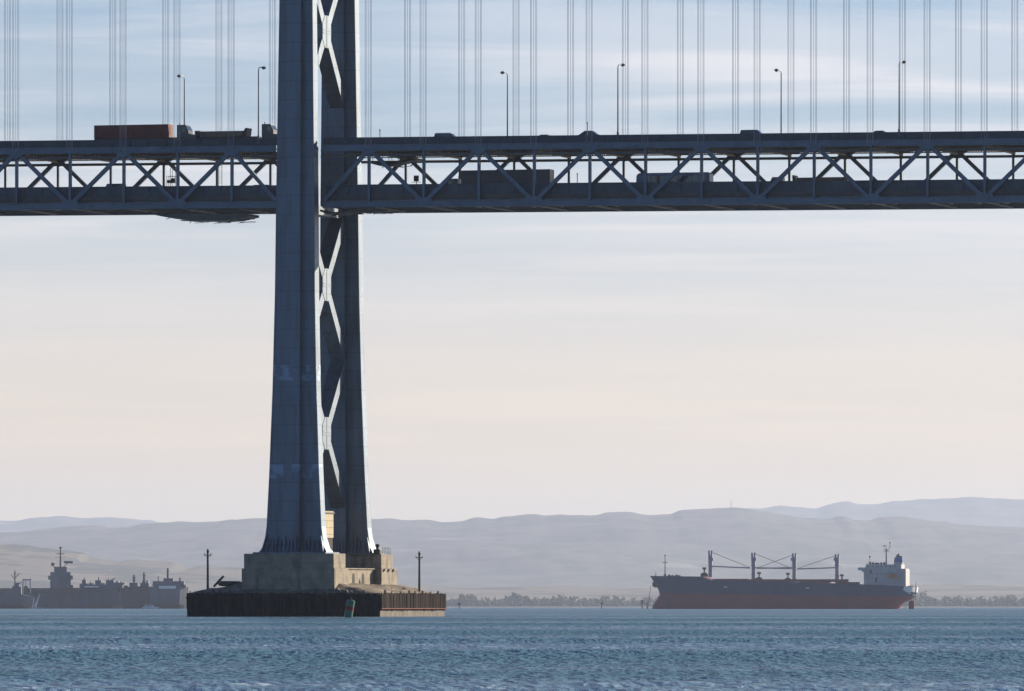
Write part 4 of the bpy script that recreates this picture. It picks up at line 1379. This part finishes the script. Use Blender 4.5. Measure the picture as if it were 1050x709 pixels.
# aircraft carrier, seen three-quarters on
cv = L2('aircraft_carrier', 62, 'grey aircraft carrier with a tall island and radar mast moored at the far left', 'warship', 7000, R(-58))
def xs(s, n=18): return [-110 + 240 * i / n for i in range(n + 1)]
m = MB()
rings = []
for z, b in ((-2, 12), (3, 14), (10, 15.5), (14.4, 16.5)):
    rings.append([(-108, -b * .7, z), (-60, -b, z), (60, -b, z), (104 + z * .8, -2.5, z), (104 + z * .8, 2.5, z), (60, b, z), (-60, b, z), (-108, b * .7, z)])
m.loft(rings); m.build('hull', M['navy_grey'], cv)
m = MB(); m.loft([[(-120, -15, z), (-90, -20, z), (20, -23, z), (70, -17, z), (130, -12, z), (130, 12, z), (80, 18, z), (-90, 18, z), (-120, 14, z)] for z in (14.42, 17.4)])
m.build('flight_deck', M['navy_dark'], cv)
isl_ = MB()
cz = 17.4
bx = 0.0
for (hx, hy, z0, z1) in ((9, 5.0, 17.4, 24.5), (10, 6.4, 24.5, 28.0), (7.5, 5.6, 28, 31), (5, 3.4, 31, 35.5)):
    isl_.box(bx - hx, bx + hx, -hy, hy, z0, z1)
iso = isl_.build('island', M['navy_grey'], cv)
m = MB(); m.tube((bx, 0, 35.4), (bx, 0, 51), .9, .5, 8)
m.box(bx - 1.2, bx + 1.2, -3.0, 3.0, 46.2, 46.8); m.box(bx - .8, bx + .8, -.8, .8, 51, 52.4); m.box(bx - 2, bx + 2, -4.2, 4.2, 43.5, 43.8); m.build('mast', M['navy_dark'], iso)
m = MB(); ca, sa = math.cos(R(58)), math.sin(R(58))
def vv(x, y): return (x * ca - y * sa, x * sa + y * ca)     # screen-aligned offsets in the ship's frame
def vbar(m, a, b, w_, h_): m.bar((*vv(a[0], 0), a[1]), (*vv(b[0], 0), b[1]), w_, h_, (*vv(0, 1), 0))
vbar(m, (2, 34.8), (6, 38.6), .6, .6); vbar(m, (3.0, 39.4), (10.5, 39.4), .6, 1.9); vbar(m, (-2, 34.5), (-5.4, 35.2), .6, .8); vbar(m, (-5.2, 35), (-6.2, 38.2), .6, .6); vbar(m, (-7.8, 38.0), (-5.2, 37.2), 1.4, 2.8)
m.build('radar', M['navy_dark'], iso)
m = MB()
for a in (-70, -50, 30, 60, 90): m.box(a, a + 3, -8, -6, 17.4, 19 + rr.random()); 
m.build('deck_gear', M['navy_dark'], cv)
# other ships: silhouettes with real depth, boxes, masts and posts
def ship_l(name, label, c, hull_pts, parts, Y, beam, cat='ship', hm='navy_grey'):
    r_ = L2(name, c, label, cat, Y)
    m = MB()
    pts = [(lx(x, c, Y), lz(y, Y)) for x, y in hull_pts]
    n = len(pts)
    # a lofted hull: full amidships, fine towards the ends
    x0, x1 = min(p[0] for p in pts), max(p[0] for p in pts)
    zt = max(p[1] for p in pts)
    rings = []
    for k in range(11):
        f = k / 10
        x = x0 + (x1 - x0) * f
        b = beam / 2 * min(1, .25 + 3.2 * min(f, 1 - f))
        zz = zt
        for (a, za), (b2, zb) in zip(pts, pts[1:]):
            if a <= x <= b2 and b2 > a: zz = za + (zb - za) * (x - a) / (b2 - a)
        sh = (f - .5) * 2
        rings.append([(x - sh * 1.6, -b * .8, -1.5), (x, -b, zz), (x, b, zz), (x - sh * 1.6, b * .8, -1.5)])
    m.loft(rings); m.build('hull', M[hm], r_)
    m = MB(); m.loft([[(p[0], p[1] * 1.012, q) for p, q in ((rings[k][0], -1.4), (rings[k][1], 3.2), (rings[k][2], 3.2), (rings[k][3], -1.4))] for k in range(1, 10)])
    m.build('boot_topping', M['rusthull'], r_)
    for nm, mm, boxes in parts:
        m = MB()
        for bx_ in boxes:
            if len(bx_) == 4:
                a, b, ya, yb = bx_
                m.box(lx(a, c, Y), lx(b, c, Y), -beam * .34, beam * .34, lz(yb, Y), lz(ya, Y))
            elif len(bx_) == 5:
                a, ya, b, yb, wd = bx_
                m.bar((lx(a, c, Y), 0, lz(ya, Y)), (lx(b, c, Y), 0, lz(yb, Y)), wd, wd)
            else:
                a, b, ya, yb, u, v = bx_
                m.box(lx(a, c, Y), lx(b, c, Y), u, v, lz(yb, Y), lz(ya, Y))
        m.build(nm, M[mm], r_)
ship_l('cargo_ship', 'grey cargo ship with bulky deckhouses moored right of the aircraft carrier', 106, [(80, 604.5), (84, 604), (110, 605), (132, 603)],
       [('superstructure', 'navy_grey', [(82, 90, 598, 605), (84.5, 88.5, 594, 598.1), (90.1, 126, 599, 605), (98, 104, 594.5, 599.1), (109, 117, 594.5, 599.1), (117.1, 128, 597, 599)]),
        ('awning', 'white', [(88, 102, 600.5, 602, -17, -10)]),
        ('flight_rail', 'rusthull', [(70, 103, 604.2, 605, -17, -10)]),
        ('derrick', 'navy_dark', [(86.5, 595, 86.5, 592, .8), (101, 595, 101, 591.5, .8), (113, 595, 118, 592.5, .7)]),
        ('deck_house', 'crane', [(91, 96, 597.6, 599.05)]), ('deck_house', 'crane', [(119, 122, 595.5, 597.05)]), ('deck_house', 'crane', [(104.5, 107.5, 597.4, 599.05)]),
        ('ventilator', 'navy_dark', [(92.5, 93.2, 596, 597.65)]), ('ventilator', 'navy_dark', [(111, 112, 593.2, 594.55)]), ('ventilator', 'navy_dark', [(124, 125, 595.8, 597.05)])], 6900, 22, 'ship', 'navy_blue')
ship_l('naval_ship', 'low grey ship with two lattice masts moored in the middle of the left group', 143, [(124, 603), (135, 601), (150, 600.5), (163, 602)],
       [('superstructure', 'navy_grey', [(133, 141, 597, 602), (144, 153, 597.5, 602), (146, 149, 595, 598)]),
        ('mast', 'navy_dark', [(137.3, 597, 137.3, 589, 1.4), (135.5, 592, 139.5, 592, .7), (136, 594.5, 139, 594.5, 1.2)]),
        ('mast', 'navy_dark', [(147.6, 597, 147.6, 586.5, 1.3), (145.8, 590, 149.6, 590, .7), (146.4, 593.2, 149.0, 593.2, 1.2)]),
        ('deck_gun', 'navy_dark', [(127, 131, 600, 603)]), ('funnel', 'crane', [(150.2, 152.6, 594.6, 597.55)]), ('boat_crane', 'navy_dark', [(155, 600.6, 158.5, 597.2, .6)])], 6800, 18, 'warship', 'navy_dark')
ship_l('transport_ship', 'grey transport ship with a white lit band and tall funnel mast beside the island', 172, [(153, 606), (158, 601), (180, 600), (193.5, 601.5)],
       [('superstructure', 'navy_grey', [(157, 189, 595.5, 602), (168, 178, 592.5, 595.6), (186, 191, 599, 602)]),
        ('white_band', 'white', [(163.5, 181, 600.2, 603.2, -13.4, -11)]),
        ('mast', 'navy_dark', [(172, 593, 172, 582, 1.5), (170.6, 585, 173.4, 585, .6)]), ('signal_pole', 'navy_dark', [(162.3, 596, 162.3, 590, .7)]), ('bridge_window', 'glass', [(169, 177, 593.3, 594.1, -9.2, -8.8)]), ('vent_post', 'navy_dark', [(184.5, 596, 184.5, 592, 1.2)])], 6700, 26)
ship_l('crane_barge', 'grey barge with open gantry frames and thin masts at the left picture edge', 14, [(-10, 609), (0, 607), (20, 608), (35, 612)],
       [('deckhouse', 'navy_grey', [(13, 22, 601, 609), (15, 20, 597, 601.2)]),
        ('gantry', 'crane', [(23.6, 608, 23.6, 593, .9), (31, 608, 31, 593, .9), (23, 594, 32, 594, 1.1), (26.5, 600, 26.5, 594, .7), (18, 600, 22, 596, .8)]),
        ('mast', 'navy_dark', [(15.3, 598, 15.3, 584.5, .9), (14, 588, 17, 588, .5), (15.3, 592, 20, 587.5, .6), (15.3, 594, 11.5, 589, .5)])], 6600, 20, 'barge')
# small boats
r_ = L2('sailboat', 37.5, 'small sailboat with one leaning white sail in front of the carrier', 'boat', 5600, 0, None)
m = MB(); m.loft([[(-4, -.4, z), (0, -1.3, z), (4.4, 0, z), (0, 1.3, z), (-4, .4, z)] for z in (-.4, .9)]); m.build('hull', M['white'], r_)
m = MB(); m.tube((-.5, 0, .9), (2.4, 0, 10.2), .1, n=6); m.build('mast', M['white'], r_)
m = MB(); m.prism([(-1.9, 1.6), (-.1, 1.7), (2.3, 9.8), (1.9, 9.8)], -.06, .06); m.build('sail', M['white'], r_)
r_ = L2('motorboat', 154, 'small white motorboat in front of the moored grey ships', 'boat', 5900, 0, None)
m = MB(); m.loft([[(-5.5, -1.5, z), (2, -1.7, z), (6 + z * .3, 0, z), (2, 1.7, z), (-5.5, 1.5, z)] for z in (-.4, 1.4)]); m.build('hull', M['white'], r_)
m = MB(); m.frustum((-4, 2.5, -1.3, 1.3, 1.41), (-3.4, 1.4, -1.1, 1.1, 2.9)); m.build('cabin', M['white'], r_)
m = MB(); m.frustum((-2.8, 1.9, -1.35, 1.35, 1.9), (-2.6, 1.5, -1.25, 1.25, 2.5)); m.build('window', M['glass'], r_)

# ------------------------------------------------------------------ channel marks in the water
def marker(px, py, Y, pair, label):
    r_ = empty('channel_marker', P(px, HORIZ, Y), 0, label, 'channel marker', 'channel markers in the bay'); r_.location.z = 0
    H = (623.4 - py) / F * Y
    m = MB(); m.tube((0, 0, -1), (0, 0, H), .5, .45, 8)
    if pair: m.tube((4.2, 0, -1), (4.2, 0, H * .8), .5, .45, 8); m.bar((0, 0, H * .6), (4.2, 0, H * .6), .4, .4)
    m.build('pile', M['pole'], r_)
    m = MB(); m.box(-1.0, 1.0, -.6, -.45, H * .62, H); m.build('board', M['darksteel'], r_)
marker(471, 617.5, 7200, False, 'lone dark channel marker pile just right of the fender island')
marker(617, 616.8, 7600, False, 'thin dark channel marker halfway between the island and the bulk carrier')
marker(658.6, 614.5, 7000, True, 'pair of channel piles close to the bow of the bulk carrier')
# mast on the skyline
r_ = empty('radio_mast', P(749.5, 522, 39800), 0, 'faint thin radio mast on the hill crest above the bulk carrier', 'radio mast')
m = MB(); m.tube((0, 0, -20), (0, 0, 42), 1.7, 1.1, 6); m.bar((-5, 0, 22), (5, 0, 22), 1.2, 1.2); m.bar((-4, 0, 32), (4, 0, 32), 1.2, 1.2); m.build('lattice', M['navy_grey'], r_)

# ------------------------------------------------------------------ haze
HAZE = 1.8e-5
hz = bpy.data.materials.new('haze')
hz.use_nodes = True
t = hz.node_tree
t.nodes.clear()
o_ = nd(t, 'ShaderNodeOutputMaterial')
pv = nd(t, 'ShaderNodeVolumePrincipled')
pv.inputs['Color'].default_value = (.61, .73, .96, 1)
pv.inputs['Density'].default_value = HAZE
pv.inputs['Anisotropy'].default_value = .3
t.links.new(pv.outputs[0], o_.inputs['Volume'])
m = MB(); m.box(-7600, 7600, -300, 66000, -1.6, 900)
tag(m.build('haze', hz), kind='stuff')
